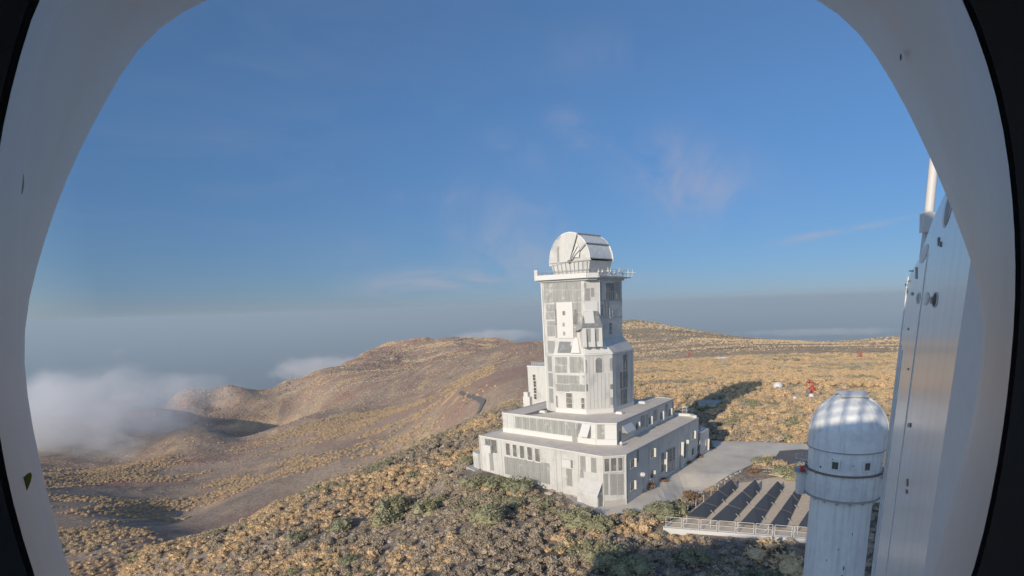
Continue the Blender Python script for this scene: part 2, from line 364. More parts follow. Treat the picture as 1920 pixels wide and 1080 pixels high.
me.update(calc_edges=True); me.polygons.foreach_set('use_smooth', np.ones(nq, dtype=bool))

def ground_material():
    m = bpy.data.materials.new('volcanic_ground'); m.use_nodes = True; t = m.node_tree; N = t.nodes; Lk = t.links
    p = N['Principled BSDF']; p.inputs['Roughness'].default_value = .95; p.inputs['Specular IOR Level'].default_value = .1
    tcn = N.new('ShaderNodeTexCoord'); O = tcn.outputs['Object']
    def noise(scale, det=6, rough=.6, st=(1, 1, 1), dist=0, rot=0):
        mpn = N.new('ShaderNodeMapping'); mpn.inputs['Scale'].default_value = st; mpn.inputs['Rotation'].default_value = (0, 0, rot); Lk.new(O, mpn.inputs[0])
        n = N.new('ShaderNodeTexNoise'); n.inputs['Scale'].default_value = scale; n.inputs['Detail'].default_value = det; n.inputs['Roughness'].default_value = rough; n.inputs['Distortion'].default_value = dist
        Lk.new(mpn.outputs[0], n.inputs['Vector']); return n.outputs[0]
    def mr(v, a, b, c=0, d=1):
        r = N.new('ShaderNodeMapRange'); r.interpolation_type = 'SMOOTHSTEP'
        for i, q in enumerate((a, b, c, d)): r.inputs[i+1].default_value = q
        Lk.new(v, r.inputs[0]); return r.outputs[0]
    def mix(f, a, b, mode='MIX'):
        x = N.new('ShaderNodeMix'); x.data_type = 'RGBA'; x.blend_type = mode
        if isinstance(f, float): x.inputs[0].default_value = f
        else: Lk.new(f, x.inputs[0])
        for s_, q in ((6, a), (7, b)):
            if isinstance(q, tuple): x.inputs[s_].default_value = (*q, 1)
            else: Lk.new(q, x.inputs[s_])
        return x.outputs[2]
    def mul(a, b):
        n = N.new('ShaderNodeMath'); n.operation = 'MULTIPLY'; Lk.new(a, n.inputs[0])
        if isinstance(b, float): n.inputs[1].default_value = b
        else: Lk.new(b, n.inputs[1])
        return n.outputs[0]
    ln = N.new('ShaderNodeVectorMath'); ln.operation = 'LENGTH'; Lk.new(O, ln.inputs[0]); dist = ln.outputs['Value']
    sx = N.new('ShaderNodeSeparateXYZ'); Lk.new(O, sx.inputs[0])
    # far slopes: red-brown cinder, ochre grass, grey lava
    far = mix(mr(noise(.008, 7, .62, (1, .5, 1), .6, .5), .42, .58), (.40, .265, .20), (.50, .36, .245))
    far = mix(mr(noise(.006, 7, .62, (1.3, .5, 1), .8, .4), .50, .58), far, (.33, .255, .20))
    far = mix(mr(noise(.0085, 8, .64, (1.5, .35, 1), 1.0, .35), .54, .61), far, (.62, .44, .25))
    far = mix(mr(noise(.004, 6, .6, (1, .5, 1), .4, .2), .54, .66), far, (.42, .20, .155))
    far = mix(mr(noise(.013, 8, .7, (1, .6, 1), .5, .35), .44, .60), far, (.42, .32, .235))
    speck = N.new('ShaderNodeTexVoronoi'); speck.inputs['Scale'].default_value = .22; Lk.new(O, speck.inputs['Vector'])
    far = mix(mr(speck.outputs['Distance'], .25, .65, .75, 0), far, (.30, .205, .12)) if False else far
    sp = mul(mr(speck.outputs['Distance'], .15, .55, 1, 0), mr(noise(.006, 6, .65, (1, .7, 1)), .42, .6))
    far = mix(mul(sp, .55), far, (.38, .27, .165))
    fs = mr(noise(.35, 6, .75), .36, .62, .70, 1.22)
    far = mix(1.0, far, fs, 'MULTIPLY')
    # right plateau: ochre dry scrub over tan sand
    pl = mix(mr(noise(.022, 7, .65, (.7, 1, 1)), .42, .60), (.66, .48, .30), (.55, .40, .255))
    pl = mix(mr(noise(.10, 7, .72, (.5, 1.1, 1)), .50, .62), pl, (.30, .24, .17))
    pl = mix(mr(noise(.5, 6, .7), .5, .66), pl, (.44, .34, .23))
    pl = mix(mr(noise(.007, 5, .6, (.6, 1, 1)), .58, .70), pl, (.23, .18, .125))
    green = mul(mr(dist, 1000, 1400), mr(noise(.004, 6, .6), .35, .6))
    pl = mix(mul(green, .7), pl, (.40, .34, .25))
    # which side: right plateau where x*? > 0
    sidem = N.new('ShaderNodeMath'); sidem.operation = 'MULTIPLY_ADD'; Lk.new(sx.outputs['Y'], sidem.inputs[0]); sidem.inputs[1].default_value = .04; Lk.new(sx.outputs['X'], sidem.inputs[2])
    dv = N.new('ShaderNodeMath'); dv.operation = 'DIVIDE'; Lk.new(sidem.outputs[0], dv.inputs[0]); Lk.new(dist, dv.inputs[1])
    side = mr(dv.outputs[0], -.02, .06)
    col = mix(side, far, pl)
    # near slope: grey-brown soil with litter
    nearc = mix(mr(noise(.5, 7, .7), .42, .58), (.27, .22, .185), (.38, .31, .25))
    nearc = mix(mr(noise(2.2, 7, .75), .52, .66), nearc, (.50, .41, .32))
    nearc = mix(mr(noise(.09, 5, .6), .52, .64), nearc, (.20, .18, .14))
    nm = mr(dist, 150, 235, 1, 0)
    rightnear = mul(side, mr(dist, 118, 140))
    inv = N.new('ShaderNodeMath'); inv.operation = 'SUBTRACT'; inv.inputs[0].default_value = 1; Lk.new(rightnear, inv.inputs[1])
    col = mix(mul(nm, inv.outputs[0]), col, nearc)
    Lk.new(col, p.inputs['Base Color'])
    b = N.new('ShaderNodeBump'); b.inputs['Strength'].default_value = .9; b.inputs['Distance'].default_value = 1.2
    Lk.new(noise(.25, 8, .8), b.inputs['Height']); 
    b2 = N.new('ShaderNodeBump'); b2.inputs['Strength'].default_value = .55; b2.inputs['Distance'].default_value = 9.0
    Lk.new(noise(.022, 8, .72, (1, .7, 1)), b2.inputs['Height']); Lk.new(b2.outputs[0], b.inputs['Normal'])
    Lk.new(mr(dist, 400, 1200), b2.inputs['Strength'])
    Lk.new(b.outputs[0], p.inputs['Normal'])
    return m
me.materials.append(ground_material())
kind_o = bpy.data.objects.new('ground', me); COL.objects.link(kind_o); kind(kind_o, 'structure')

# sea far below
sea = MB(); sea.lathe([(1, -2370), (8000, -2370), (40000, -2371), (90000, -2372), (215000, -2374)], 96)
sm = mat('sea_water', (.05, .085, .12), .35, var=.1, vscale=.0001)
kind(sea.obj('sea', sm, smooth=True), 'structure')

def surface_strip(name, pts, w, material, lift=.05, step=1.0, cover=True, zfix=None):
    """ribbon laid over the terrain along xy points"""
    P = [np.array(p[:2], float) for p in pts]; out = []
    for a, b in zip(P[:-1], P[1:]):
        n = max(1, int(np.linalg.norm(b-a)/step))
        for i in range(n): out.append(a+(b-a)*i/n)
    out.append(P[-1]); out = np.array(out)
    k = 5
    if len(out) > 2*k:
        pad = np.r_[np.repeat(out[:1], k, 0), out, np.repeat(out[-1:], k, 0)]
        out = np.array([pad[i:i+2*k+1].mean(0) for i in range(len(out))])
    d = np.gradient(out, axis=0); d /= np.linalg.norm(d, axis=1)[:, None]+1e-9; nn = np.c_[-d[:, 1], d[:, 0]]
    mb = MB(); vs = []; q = 5
    for j in range(q):
        o = out+nn*w*(j/(q-1)-.5); z = terrain(o[:, 0], o[:, 1])+lift if zfix is None else np.full(len(o), zfix)
        vs.append(np.c_[o, z])
    vs = np.array(vs); n = len(out)
    mb.add([tuple(vs[j, i]) for j in range(q) for i in range(n)], [(j*n+i, j*n+i+1, (j+1)*n+i+1, (j+1)*n+i) for j in range(q-1) for i in range(n-1)])
    return kind(mb.obj(name, material, smooth=True), 'structure')

# ------------------------------------------------------------------ haze and cloud bank
def volume_box(name, x0, x1, y0, y1, z0, z1, density, color, aniso=0.0):
    m = bpy.data.materials.new(name); m.use_nodes = True; t = m.node_tree; t.nodes.remove(t.nodes['Principled BSDF'])
    v = t.nodes.new('ShaderNodeVolumePrincipled'); v.inputs['Density'].default_value = density; v.inputs['Color'].default_value = (*color, 1); v.inputs['Anisotropy'].default_value = aniso
    t.links.new(v.outputs[0], t.nodes['Material Output'].inputs['Volume'])
    o = MB().box(x0, x1, y0, y1, z0, z1).obj(name, m); return o, m, v
hz, _, _ = volume_box('haze', -230000, 230000, -230000, 230000, -2700, 130, 4.6e-5, (.55, .655, .72))
kind(hz, 'stuff'); hz.display_type = 'WIRE'

def cloud(name, label, px, py, r, sx, sy, sz, dens, seed, scale):
    """bank of fog: a closed box filled with uneven vapour"""
    c = atr(px, py, r); a = -math.atan2(c[0], c[1])
    m = bpy.data.materials.new(name); m.use_nodes = True; t = m.node_tree; N = t.nodes; Lk = t.links; N.remove(N['Principled BSDF'])
    v = N.new('ShaderNodeVolumePrincipled'); v.inputs['Color'].default_value = (.985, .985, .99, 1); v.inputs['Anisotropy'].default_value = .1
    Lk.new(v.outputs[0], N['Material Output'].inputs['Volume'])
    tcn = N.new('ShaderNodeTexCoord'); O = tcn.outputs['Object']
    mpn = N.new('ShaderNodeMapping'); mpn.inputs['Scale'].default_value = (1/sx, 1/sy, 1/sz); Lk.new(O, mpn.inputs[0])
    ln = N.new('ShaderNodeVectorMath'); ln.operation = 'LENGTH'; Lk.new(mpn.outputs[0], ln.inputs[0])
    fall = N.new('ShaderNodeMapRange'); fall.interpolation_type = 'SMOOTHSTEP'; fall.inputs[1].default_value = 1.0; fall.inputs[2].default_value = .15; fall.inputs[3].default_value = 0; fall.inputs[4].default_value = 1; Lk.new(ln.outputs['Value'], fall.inputs[0])
    mp2 = N.new('ShaderNodeMapping'); mp2.inputs['Location'].default_value = (seed*3.7, seed, 0); mp2.inputs['Scale'].default_value = (scale, scale, scale*1.5); Lk.new(O, mp2.inputs[0])
    nz = N.new('ShaderNodeTexNoise'); nz.inputs['Scale'].default_value = 1; nz.inputs['Detail'].default_value = 6; nz.inputs['Roughness'].default_value = .64; nz.inputs['Distortion'].default_value = .5; Lk.new(mp2.outputs[0], nz.inputs['Vector'])
    s_ = N.new('ShaderNodeMath'); s_.operation = 'MULTIPLY_ADD'; Lk.new(fall.outputs[0], s_.inputs[0]); s_.inputs[1].default_value = .42; Lk.new(nz.outputs[0], s_.inputs[2])
    th = N.new('ShaderNodeMapRange'); th.inputs[1].default_value = .64; th.inputs[2].default_value = .84; th.inputs[3].default_value = 0; th.inputs[4].default_value = dens; Lk.new(s_.outputs[0], th.inputs[0])
    Lk.new(th.outputs[0], v.inputs['Density'])
    mb = MB(); bm = bmesh.new(); bmesh.ops.create_icosphere(bm, subdivisions=2, radius=1.08)
    bm.verts.ensure_lookup_table(); mb.add([(q.co.x*sx, q.co.y*sy, q.co.z*sz) for q in bm.verts], [[w.index for w in f.verts] for f in bm.faces]); bm.free()
    o = mb.obj(name, m); o.location = c; o.rotation_euler = (0, 0, a); tag(o, label, 'cloud'); kind(o, 'stuff')
    return o
cloud('cloud_bank', 'grey white bank of cloud filling the valley at the left edge', 135, 785, 1330, 265, 260, 120, .0095, 1, .013)
cloud('cloud_bank', 'low thin cloud lying behind the dark hill, left of the far ridge', 600, 690, 3150, 330, 300, 80, .0055, 2, .009)
cloud('cloud_bank', 'thin wisps of cloud trailing off the near bank over the dark hill', 320, 735, 1900, 260, 220, 80, .0035, 3, .010)
cloud('cloud_bank', 'faint cloud tops far behind the ridge left of the telescope tower', 930, 630, 7000, 850, 500, 110, .003, 4, .0042)
cloud('cloud_bank', 'long pale cloud streak low over the sea beyond the right ridge', 1540, 622, 9000, 1700, 500, 85, .0016, 5, .0035)

# ------------------------------------------------------------------ walls in the building frame
class Wall:
    """vertical wall through two (s,t) points; a runs along it in metres, n is its outward normal"""
    def __init__(s, p0, p1):
        s.a = np.array([*BL(*p0)]); s.b = np.array([*BL(*p1)]); d = s.b-s.a; s.len = float(np.linalg.norm(d)); s.d = d/s.len
        s.n = np.array([s.d[1], -s.d[0]])
        if s.n @ (CAM[:2]-s.a) < 0: s.n = -s.n
    def at(s, a, z, off=0.0):
        p = s.a+s.d*a+s.n*off; return (p[0], p[1], z)
    def px(s, px, py):
        """(a, z) of the wall seen at a pixel"""
        d = ray(px, py); N3 = np.array([*s.n, 0]); k = (np.array([*s.a, 0])-CAM) @ N3/(d @ N3); p = CAM+d*k
        return float((p[:2]-s.a) @ s.d), float(p[2])
    def slab(s, mb, a0, a1, z0, z1, o0, o1, z0b=None, z1b=None):
        z0b = z0 if z0b is None else z0b; z1b = z1 if z1b is None else z1b
        q0 = [s.at(a0, z0, o0), s.at(a1, z0b, o0), s.at(a1, z1b, o0), s.at(a0, z1, o0)]
        q1 = [s.at(a0, z0, o1), s.at(a1, z0b, o1), s.at(a1, z1b, o1), s.at(a0, z1, o1)]
        mb.hexa(q0, q1); return mb
def zz(ox, oy, sc):
    return lambda x, y: (ox+x/sc, oy+y/sc)
Z1 = zz(980, 410, 5.4); Z2 = zz(980, 580, 4.909); Z3 = zz(860, 730, 4.696); Z4 = zz(1080, 730, 4.696); Z5 = zz(1240, 720, 3.0); Z8 = zz(1480, 700, 2.842)

def rect(w, Zf, x0, y0, x1, y1):
    """a0,a1,z0,z1 of a rectangle given by its left-top and right-bottom corners in a zoomed view"""
    xm = (x0+x1)/2
    a0, _ = w.px(*Zf(x0, (y0+y1)/2)); a1, _ = w.px(*Zf(x1, (y0+y1)/2)); _, z1 = w.px(*Zf(xm, y0)); _, z0 = w.px(*Zf(xm, y1))
    return min(a0, a1), max(a0, a1), z0, z1
def seamed(w, a0, a1, z0, z1, off, material, parent, name='cladding_panel', step=1.1, thick=.05, base=0.0):
    """panel with standing seams, one mesh"""
    mb = MB(); w.slab(mb, a0, a1, z0, z1, base+.004, base+thick)
    n = max(1, round((a1-a0)/step))
    for i in range(1, n):
        a = a0+(a1-a0)*i/n; w.slab(mb, a-.035, a+.035, z0+.03, z1-.03, base+thick-.01, base+thick+.045)
    return mb.obj(name, material, parent)
def panel(w, Zf, x0, y0, x1, y1, material, parent, name='cladding_panel', step=1.1, **k):
    a0, a1, z0, z1 = rect(w, Zf, x0, y0, x1, y1); a0 = max(a0, .05); a1 = min(a1, w.len-.05)
    return seamed(w, a0, a1, z0, z1, 0, material, parent, name, step, **k)
def window(w, Zf, x0, y0, x1, y1, parent, glass='glass', frame=.09, nx=1, nz_=1, frame_mat='white2', name='window'):
    a0, a1, z0, z1 = rect(w, Zf, x0, y0, x1, y1)
    return window_m(w, a0, a1, z0, z1, parent, glass, frame, nx, nz_, frame_mat, name)
def window_m(w, a0, a1, z0, z1, parent, glass='glass', frame=.09, nx=1, nz_=1, frame_mat='white2', name='window', base=0.0):
    g = MB(); w.slab(g, a0+frame*.5, a1-frame*.5, z0+frame*.5, z1-frame*.5, base+.004, base+.025); g = g.obj(name, M[glass], parent)
    f = MB(); fo = base+.10
    w.slab(f, a0, a0+frame, z0, z1, base+.003, fo); w.slab(f, a1-frame, a1, z0, z1, base+.003, fo)
    w.slab(f, a0+frame, a1-frame, z0, z0+frame, base+.003, fo); w.slab(f, a0+frame, a1-frame, z1-frame, z1, base+.003, fo)
    for i in range(1, nx): a = a0+(a1-a0)*i/nx; w.slab(f, a-.03, a+.03, z0+frame, z1-frame, base+.02, fo-.03)
    for i in range(1, nz_): z = z0+(z1-z0)*i/nz_; w.slab(f, a0+frame, a1-frame, z-.03, z+.03, base+.022, fo-.035)
    f.obj('frame', M[frame_mat], g)
    s_ = MB(); w.slab(s_, a0-.05, a1+.05, z0-.08, z0-.003, base+.005, base+.17); s_.obj('sill', M[frame_mat], g)
    return g

# ================================================================== the telescope building
vtt = empty('telescope_building', (*BL(-18, 20), 0), 'large white stepped observatory building with the tall square telescope tower', 'observatory')
LOWP = [(-34.4, 3.65), (-2.97, 0), (0, 2.7), (-.8, 38.3), (-2.6, 40.2), (-34, 40.0)]
MIDP = [(-32.15, 8.67), (-8.55, 7.0), (-5.0, 8.53), (-6.4, 37.3), (-7.6, 38.6), (-12.6, 38.4), (-13.0, 34), (-32, 33)]
def bpoly(P): return [tuple(BL(*p)) for p in P]
def inset(P, d):
    n = len(P); P = [np.array(p, float) for p in P]; out = []
    A = sum(P[i][0]*P[(i+1) % n][1]-P[(i+1) % n][0]*P[i][1] for i in range(n)); sg = 1 if A > 0 else -1
    for i in range(n):
        a, b, c = P[i-1], P[i], P[(i+1) % n]
        d1 = (b-a)/np.linalg.norm(b-a); d2 = (c-b)/np.linalg.norm(c-b); n1 = np.array([-d1[1], d1[0]])*sg; n2 = np.array([-d2[1], d2[0]])*sg
        k = n1+n2; k = k/(k @ n1) if abs(k @ n1) > .2 else n1; out.append(tuple(b+k*d))
    return out
ZL, ZM = 9.0, 13.0
def tier(P, z0, z1, mname, par=.28, rise=.10):
    mb = MB(); pb = bpoly(P); pi = bpoly(inset(P, par)); n = len(P)
    mb.prism(pb, z0, z1, top=False)
    mb.add([(*p, z1) for p in pb]+[(*p, z1) for p in pi]+[(*p, z1-rise) for p in pi], [(i, (i+1) % n, n+(i+1) % n, n+i) for i in range(n)]+[(n+i, n+(i+1) % n, 2*n+(i+1) % n, 2*n+i) for i in range(n)])
    mb.obj('wall', M['white'], vtt)
    rf = MB(); rf.prism(pi, z1-rise-.25, z1-rise+.01, bottom=False); r = rf.obj('roof', M[mname], vtt)
    return r
roof_low = tier(LOWP, -3, ZL, 'roof'); roof_mid = tier(MIDP, ZL-.11, ZM, 'roof')
# white plinth at the foot of the middle storey and flashing at roof edges
wF = Wall(LOWP[0], LOWP[1]); wC = Wall(LOWP[1], LOWP[2]); wR = Wall(LOWP[2], LOWP[3]); wRe = Wall(LOWP[3], LOWP[4])
wM = Wall(MIDP[0], MIDP[1]); wMC = Wall(MIDP[1], MIDP[2]); wMR = Wall(MIDP[2], MIDP[3])
for w, z in ((wF, ZL), (wC, ZL), (wR, ZL), (wM, ZM), (wMC, ZM), (wMR, ZM)):
    mb = MB(); w.slab(mb, -.02, w.len+.02, z-.22, z+.03, .004, .10); mb.obj('roof_flashing', M['metal'] if w in (wR, wMR) else M['white2'], vtt)
for w in (wM, wMC):
    mb = MB(); w.slab(mb, 0, w.len, ZL-.1, ZL+.95, .004, .14); mb.obj('plinth', M['white2'], vtt)
mb = MB(); wF.slab(mb, 0, wF.len, -2, .7, .004, .12); wC.slab(mb, 0, wC.len, -2, .9, .004, .12); mb.obj('plinth', M['concrete'], vtt)
# downpipes / corner trims
for w, a in ((wF, wF.len-.06), (wC, wC.len-.08), (wF, .1)):
    mb = MB(); w.slab(mb, a-.1, a+.06, 0, ZL-.25, .01, .13); mb.obj('corner_trim', M['white2'], vtt)
# ---- lower front facade
window(wF, Z3, 235, 435, 342, 560, vtt, 'glassbrown', .12, 2)
mb = MB(); a0, a1, z0, z1 = rect(wF, Z3, 238, 487, 302, 552); wF.slab(mb, a0, a1, z0, z1, .12, .7); mb.obj('equipment_box', M['white2'], vtt)
panel(wF, Z3, 276, 560, 306, 712, M['grey'], vtt, 'door', 3)
panel(wF, Z3, 246, 560, 272, 712, M['white2'], vtt, 'door', 3)
for x0, y0, x1, y1 in ((415, 470, 457, 583), (476, 482, 517, 597), (538, 492, 583, 611), (604, 504, 653, 626), (671, 517, 721, 640)):
    window(wF, Z3, x0, y0, x1, y1, vtt, 'glassbrown', .12, 1, 1)
xs = np.linspace(405, 803, 8)
for i in range(7):
    f = (i+.5)/7; panel(wF, Z3, xs[i]+2, 592+f*62, xs[i+1]-2, 742+f*96, M['grey'] if i % 3 else M['grey'], vtt, step=.9)
# faint sheet joints on the white wall
for x in (385, 860, 905, 1055):
    a, z = wF.px(*Z3(x, 650)); mb = MB(); wF.slab(mb, a-.03, a+.03, .75, ZL-.3, .004, .03); mb.obj('seam', M['seam'], vtt)
a0, a1, z0, z1 = rect(wF, Z3, 915, 612, 1000, 690); window_m(wF, a0, a1, z0, z1, vtt, 'greydark', .1)
mb = MB(); wF.slab(mb, a0+.35, a1+.1, z0+.3, z1, .3, .6); mb.obj('blind_box', M['white2'], vtt)
panel(wF, Z3, 950, 700, 1000, 850, M['grey'], vtt, 'shutter', .45)
for i, x in enumerate((1072, 1122, 1168)):
    panel(wF, Z3, x, 588+i*8, x+44, 720+i*6, M['grey'] if i != 1 else M['white2'], vtt, step=.6)
panel(wF, Z3, 1072, 715, 1100, 790, M['grey'], vtt, step=.6)
# porch with lean-to roof by the corner
pc = Z4
aL, _ = wF.px(*pc(-45, 900)); aR = wF.len-.25
def porch():
    mb = MB(); w = wF; a0, a1 = aR-4.6, aR
    w.slab(mb, a0, a1, -1.2, 2.6, .13, 1.5); mb.obj('porch_wall', M['white'], vtt)
    q0 = [w.at(a0-.15, 2.0, 1.75), w.at(a1+.1, 2.0, 1.75), w.at(a1+.1, 4.3, .13), w.at(a0-.15, 4.3, .13)]
    q1 = [(x, y, z+.12) for x, y, z in q0]; MB().hexa(q0, q1).obj('porch_roof', M['white'], vtt)
    q0 = [w.at(a1-.01, 2.55, .13), w.at(a1-.01, 2.55, 1.45), w.at(a1-.01, 4.15, .13)]
    g = MB(); g.add(q0+[(x-w.d[0]*.08, y-w.d[1]*.08, z) for x, y, z in q0], [(0, 1, 2), (3, 5, 4), (0, 3, 4, 1), (1, 4, 5, 2), (2, 5, 3, 0)]); g.obj('porch_gable', M['grey'], vtt)
    d = MB(); q = [w.at(a1+.001, z, o) for o, z in ((.35, 0), (1.2, 0), (1.2, 2.2), (.35, 2.2))]; q2 = [(x+w.d[0]*.05, y+w.d[1]*.05, z) for x, y, z in q]
    d.hexa(q, q2); d.obj('door', M['grey'], vtt)
porch()
# ---- corner face, lower storey
for x0, x1, y0, y1, mm in ((245, 297, 605, 728, 'grey'), (303, 360, 600, 725, 'grey'), (366, 415, 596, 720, 'grey')):
    window(wC, Z4, x0, y0, x1, y1, vtt, 'glassbrown', .1)
for x0, x1 in ((232, 282), (300, 360), (366, 420)): panel(wC, Z4, x0, 745, x1, 930, M['grey'], vtt, 'cladding_panel', .7)
# ---- right facade, lower storey: windows with an open white shutter at their far side
def shuttered(w, Zf, x0, y0, x1, y1, parent, wide=1.5, out=.55, glass='glass'):
    a0, a1, z0, z1 = rect(w, Zf, x0, y0, x1, y1); a = (a0+a1)/2
    g = window_m(w, a-wide, a, z0, z1, parent, glass, .08)
    mb = MB(); w.slab(mb, a-.03, a+.05, z0-.02, z1+.02, .13, out); mb.obj('shutter', M['white2'], g)
for q in ((495, 605, 522, 680), (668, 517, 695, 592), (665, 705, 692, 777), (495, 800, 520, 875), (1022, 365, 1050, 430), (1022, 512, 1048, 575), (1072, 482, 1096, 543)):
    shuttered(wR, Z4, *q, vtt)
shuttered(wR, Z4, 757, 550, 787, 720, vtt, 1.6, .75, 'greydark')
shuttered(wR, Z4, 905, 465, 935, 692, vtt, .9, .7, 'greydark'); shuttered(wR, Z4, 952, 445, 980, 600, vtt, 1.2, .7, 'glass')
for x0, x1 in ((792, 816), (820, 844), (848, 872)):
    y = 735-(x0-792)*.45
    d = panel(wR, Z4, x0, y-205, x1, y, M['grey'], vtt, 'garage_door', 9)
    a0, a1, z0, z1 = rect(wR, Z4, x0, y-205, x1, y); 
    for k in range(4):
        mb = MB(); h = (z1-z0)*.52/4; zb = z1-.25-h*(k+1); am = (a0+a1)/2
        for (u0, u1) in ((a0+.2, am-.06), (am+.06, a1-.2)): wR.slab(mb, u0, u1, zb+.1, zb+h-.02, .051, .07)
        mb.obj('pane', M['glass'], d)
panel(wR, Z4, 535, 530, 552, 640, M['greydark'], vtt, step=2)
for x in (450, 640, 725, 895, 990):
    a, z = wR.px(*Z4(x, 560)); mb = MB(); wR.slab(mb, a-.03, a+.03, .2, ZL-.3, .004, .03); mb.obj('seam', M['seam'], vtt)
# round white duct cowl low on the right facade
a, z = wR.px(*Z4(572, 748)); c = Vector(wR.at(a, z, .0)); nn = Vector((*wR.n, 0))
mb = MB(); mb.tube([c, c+nn*.5, c+nn*.55+Vector((0, 0, 0))], .42, 14); mb.tube([c+nn*.5, c+nn*.9], .5, 14, .25); mb.obj('duct_cowl', M['white2'], vtt, True)
# white parapet cap and hoist cage at the far end of the lower roof
mb = MB(); p = inset(LOWP, .05); mb2 = bpoly([(-1.2, 38.0), (-2.8, 39.7), (-7.5, 39.6), (-7.5, 38.8), (-3.2, 38.9), (-1.9, 37.6)]); mb.prism(mb2, ZL-.05, ZL+.5); mb.obj('parapet', M['white2'], vtt)
def railing(mb, pts, h, z, post=1.5, r=.03, rails=(.5, 1.0)):
    P = [np.array(q, float) for q in pts]
    for a, b in zip(P[:-1], P[1:]):
        L = np.linalg.norm(b-a); n = max(1, round(L/post))
        for i in range(n+1):
            q = a+(b-a)*i/n; mb.tube([(q[0], q[1], z), (q[0], q[1], z+h)], r, 5)
        for k in rails: mb.tube([(a[0], a[1], z+h*k), (b[0], b[1], z+h*k)], r*.8, 5)
    return mb
mb = MB(); c0 = BL(-5.6, 41.4)
for zc in (8.2, 9.0, 9.8, 10.6): mb.tube([(c0[0]+.9*math.cos(k*math.pi/6), c0[1]+.9*math.sin(k*math.pi/6), zc) for k in range(13)], .05, 4)
for k in range(6): a = k*math.pi/3; mb.tube([(c0[0]+.9*math.cos(a), c0[1]+.9*math.sin(a), 0), (c0[0]+.9*math.cos(a), c0[1]+.9*math.sin(a), 10.7)], .05, 4)
mb.obj('ladder_cage', M['white2'], vtt)
# annex at the far end
AX = [(-.4, 38.6), (-.3, 43.8), (-1.3, 44.8), (-6, 44.8), (-6, 40.3), (-2.7, 40.3)]
mb = MB(); mb.prism(bpoly(AX), -2, 5.3); mb.obj('annex_wall', M['white'], vtt); mb = MB(); mb.prism(bpoly(inset(AX, .15)), 5.3, 5.5); mb.obj('roof', M['white2'], vtt)
wA = Wall(AX[0], AX[1]); shuttered(wA, Z4, 1145, 437, 1166, 532, vtt, 1.0, .5); 
mb = MB(); c0 = BL(-1.6, 42); mb.prism([(c0[0]+.5*math.cos(k*.785), c0[1]+.5*math.sin(k*.785)) for k in range(8)], 5.5, 6.1); mb.obj('roof_vent', M['white2'], vtt)
# ---- middle storey
xs = np.linspace(497, 1003, 9)
for i in range(8):
    f = (i+.5)/8; panel(wM, Z3, xs[i]+3, 238+f*52, xs[i+1]-3, 338+f*76, M['grey'], vtt, step=.8)
panel(wM, Z3, 1003, 295, 1048, 465, M['grey'], vtt, step=.8, base=.14); panel(wM, Z3, 1052, 300, 1090, 395, M['greydark'], vtt, step=3)
for x in (430, 487):
    a, z = wM.px(*Z3(x, 300)); mb = MB(); wM.slab(mb, a-.03, a+.03, ZL+1, ZM-.25, .004, .03); mb.obj('seam', M['seam'], vtt)
def awning(w, Zf, x0, y0, x1, y1, out, parent):
    a0, a1, z0, z1 = rect(w, Zf, x0, y0, x1, y1)
    q0 = [w.at(a0, z0, out), w.at(a1, z0, out), w.at(a1, z1, .06), w.at(a0, z1, .06)]; q1 = [(x, y, z-.07) for x, y, z in q0]
    g = MB().hexa(q0, q1).obj('awning', M['white2'], parent)
    for a in (a0+.04, a1-.12):
        k = MB()
        q = [w.at(a, z0, .06), w.at(a, z0, out-.05), w.at(a, z1-.1, .06)]; q2 = [(x+w.d[0]*.06, y+w.d[1]*.06, z) for x, y, z in q]
        k.add(q+q2, [(0, 1, 2), (3, 5, 4), (0, 3, 4, 1), (1, 4, 5, 2), (2, 5, 3, 0)]); k.obj('bracket', M['grey'], g)
awning(wM, Z3, 1090, 305, 1165, 405, 1.3, vtt)
panel(wM, Z3, 1168, 312, 1213, 430, M['white2'], vtt, step=2)
panel(wMC, Z4, 186, 310, 250, 438, M['grey'], vtt, step=.8); panel(wMC, Z4, 256, 312, 358, 438, M['white2'], vtt, step=2)
for q in ((530, 285, 556, 355), (640, 237, 667, 305), (742, 192, 768, 265), (815, 166, 840, 235)): shuttered(wMR, Z4, *q, vtt, 1.3)
for x0, x1, y0, y1 in ((615, 636, 218, 330), (680, 716, 180, 280), (785, 812, 130, 235), (570, 606, 230, 330), (845, 858, 110, 225)):
    panel(wMR, Z4, x0, y0, x1, y1, M['grey'], vtt, step=.9)
awning(wMR, Z4, 400, 300, 480, 365, 1.2, vtt)
panel(wMR, Z4, 372, 370, 398, 460, M['greydark'], vtt, 'door', 3)
# small fittings on the lower roof by the corner: lamps, a fan and a hatch
for (x, y, r_, h_) in ((418, 415, .38, 1.2), (468, 400, .35, 1.0), (398, 490, .32, .5), (380, 350, .25, 1.6)):
    c = atz(*Z4(x, y+10), ZL-.1)
    mb = MB(); mb.tube([(c[0], c[1], ZL-.1), (c[0], c[1], ZL+h_)], .06, 6); mb.lathe([(0.001, ZL+h_+.3), (r_*.7, ZL+h_+.2), (r_, ZL+h_-.1), (r_*.6, ZL+h_-.35), (.05, ZL+h_-.4)], 12, (c[0], c[1])); mb.obj('roof_vent', M['white2'], vtt, True)
def skylight(px, py, z, sx_=1.6, sy_=1.0, parent=vtt):
    c = atz(px, py, z); d = BU*sx_/2; e = BV*sy_/2; b = [tuple(c[:2]+q) for q in (-d-e, d-e, d+e, -d+e)]; t = [tuple(c[:2]+q*.7) for q in (-d-e, d-e, d+e, -d+e)]
    mb = MB(); mb.hexa([(*q, z) for q in b], [(*q, z+.45) for q in t]); g = mb.obj('skylight', M['white2'], parent); return g
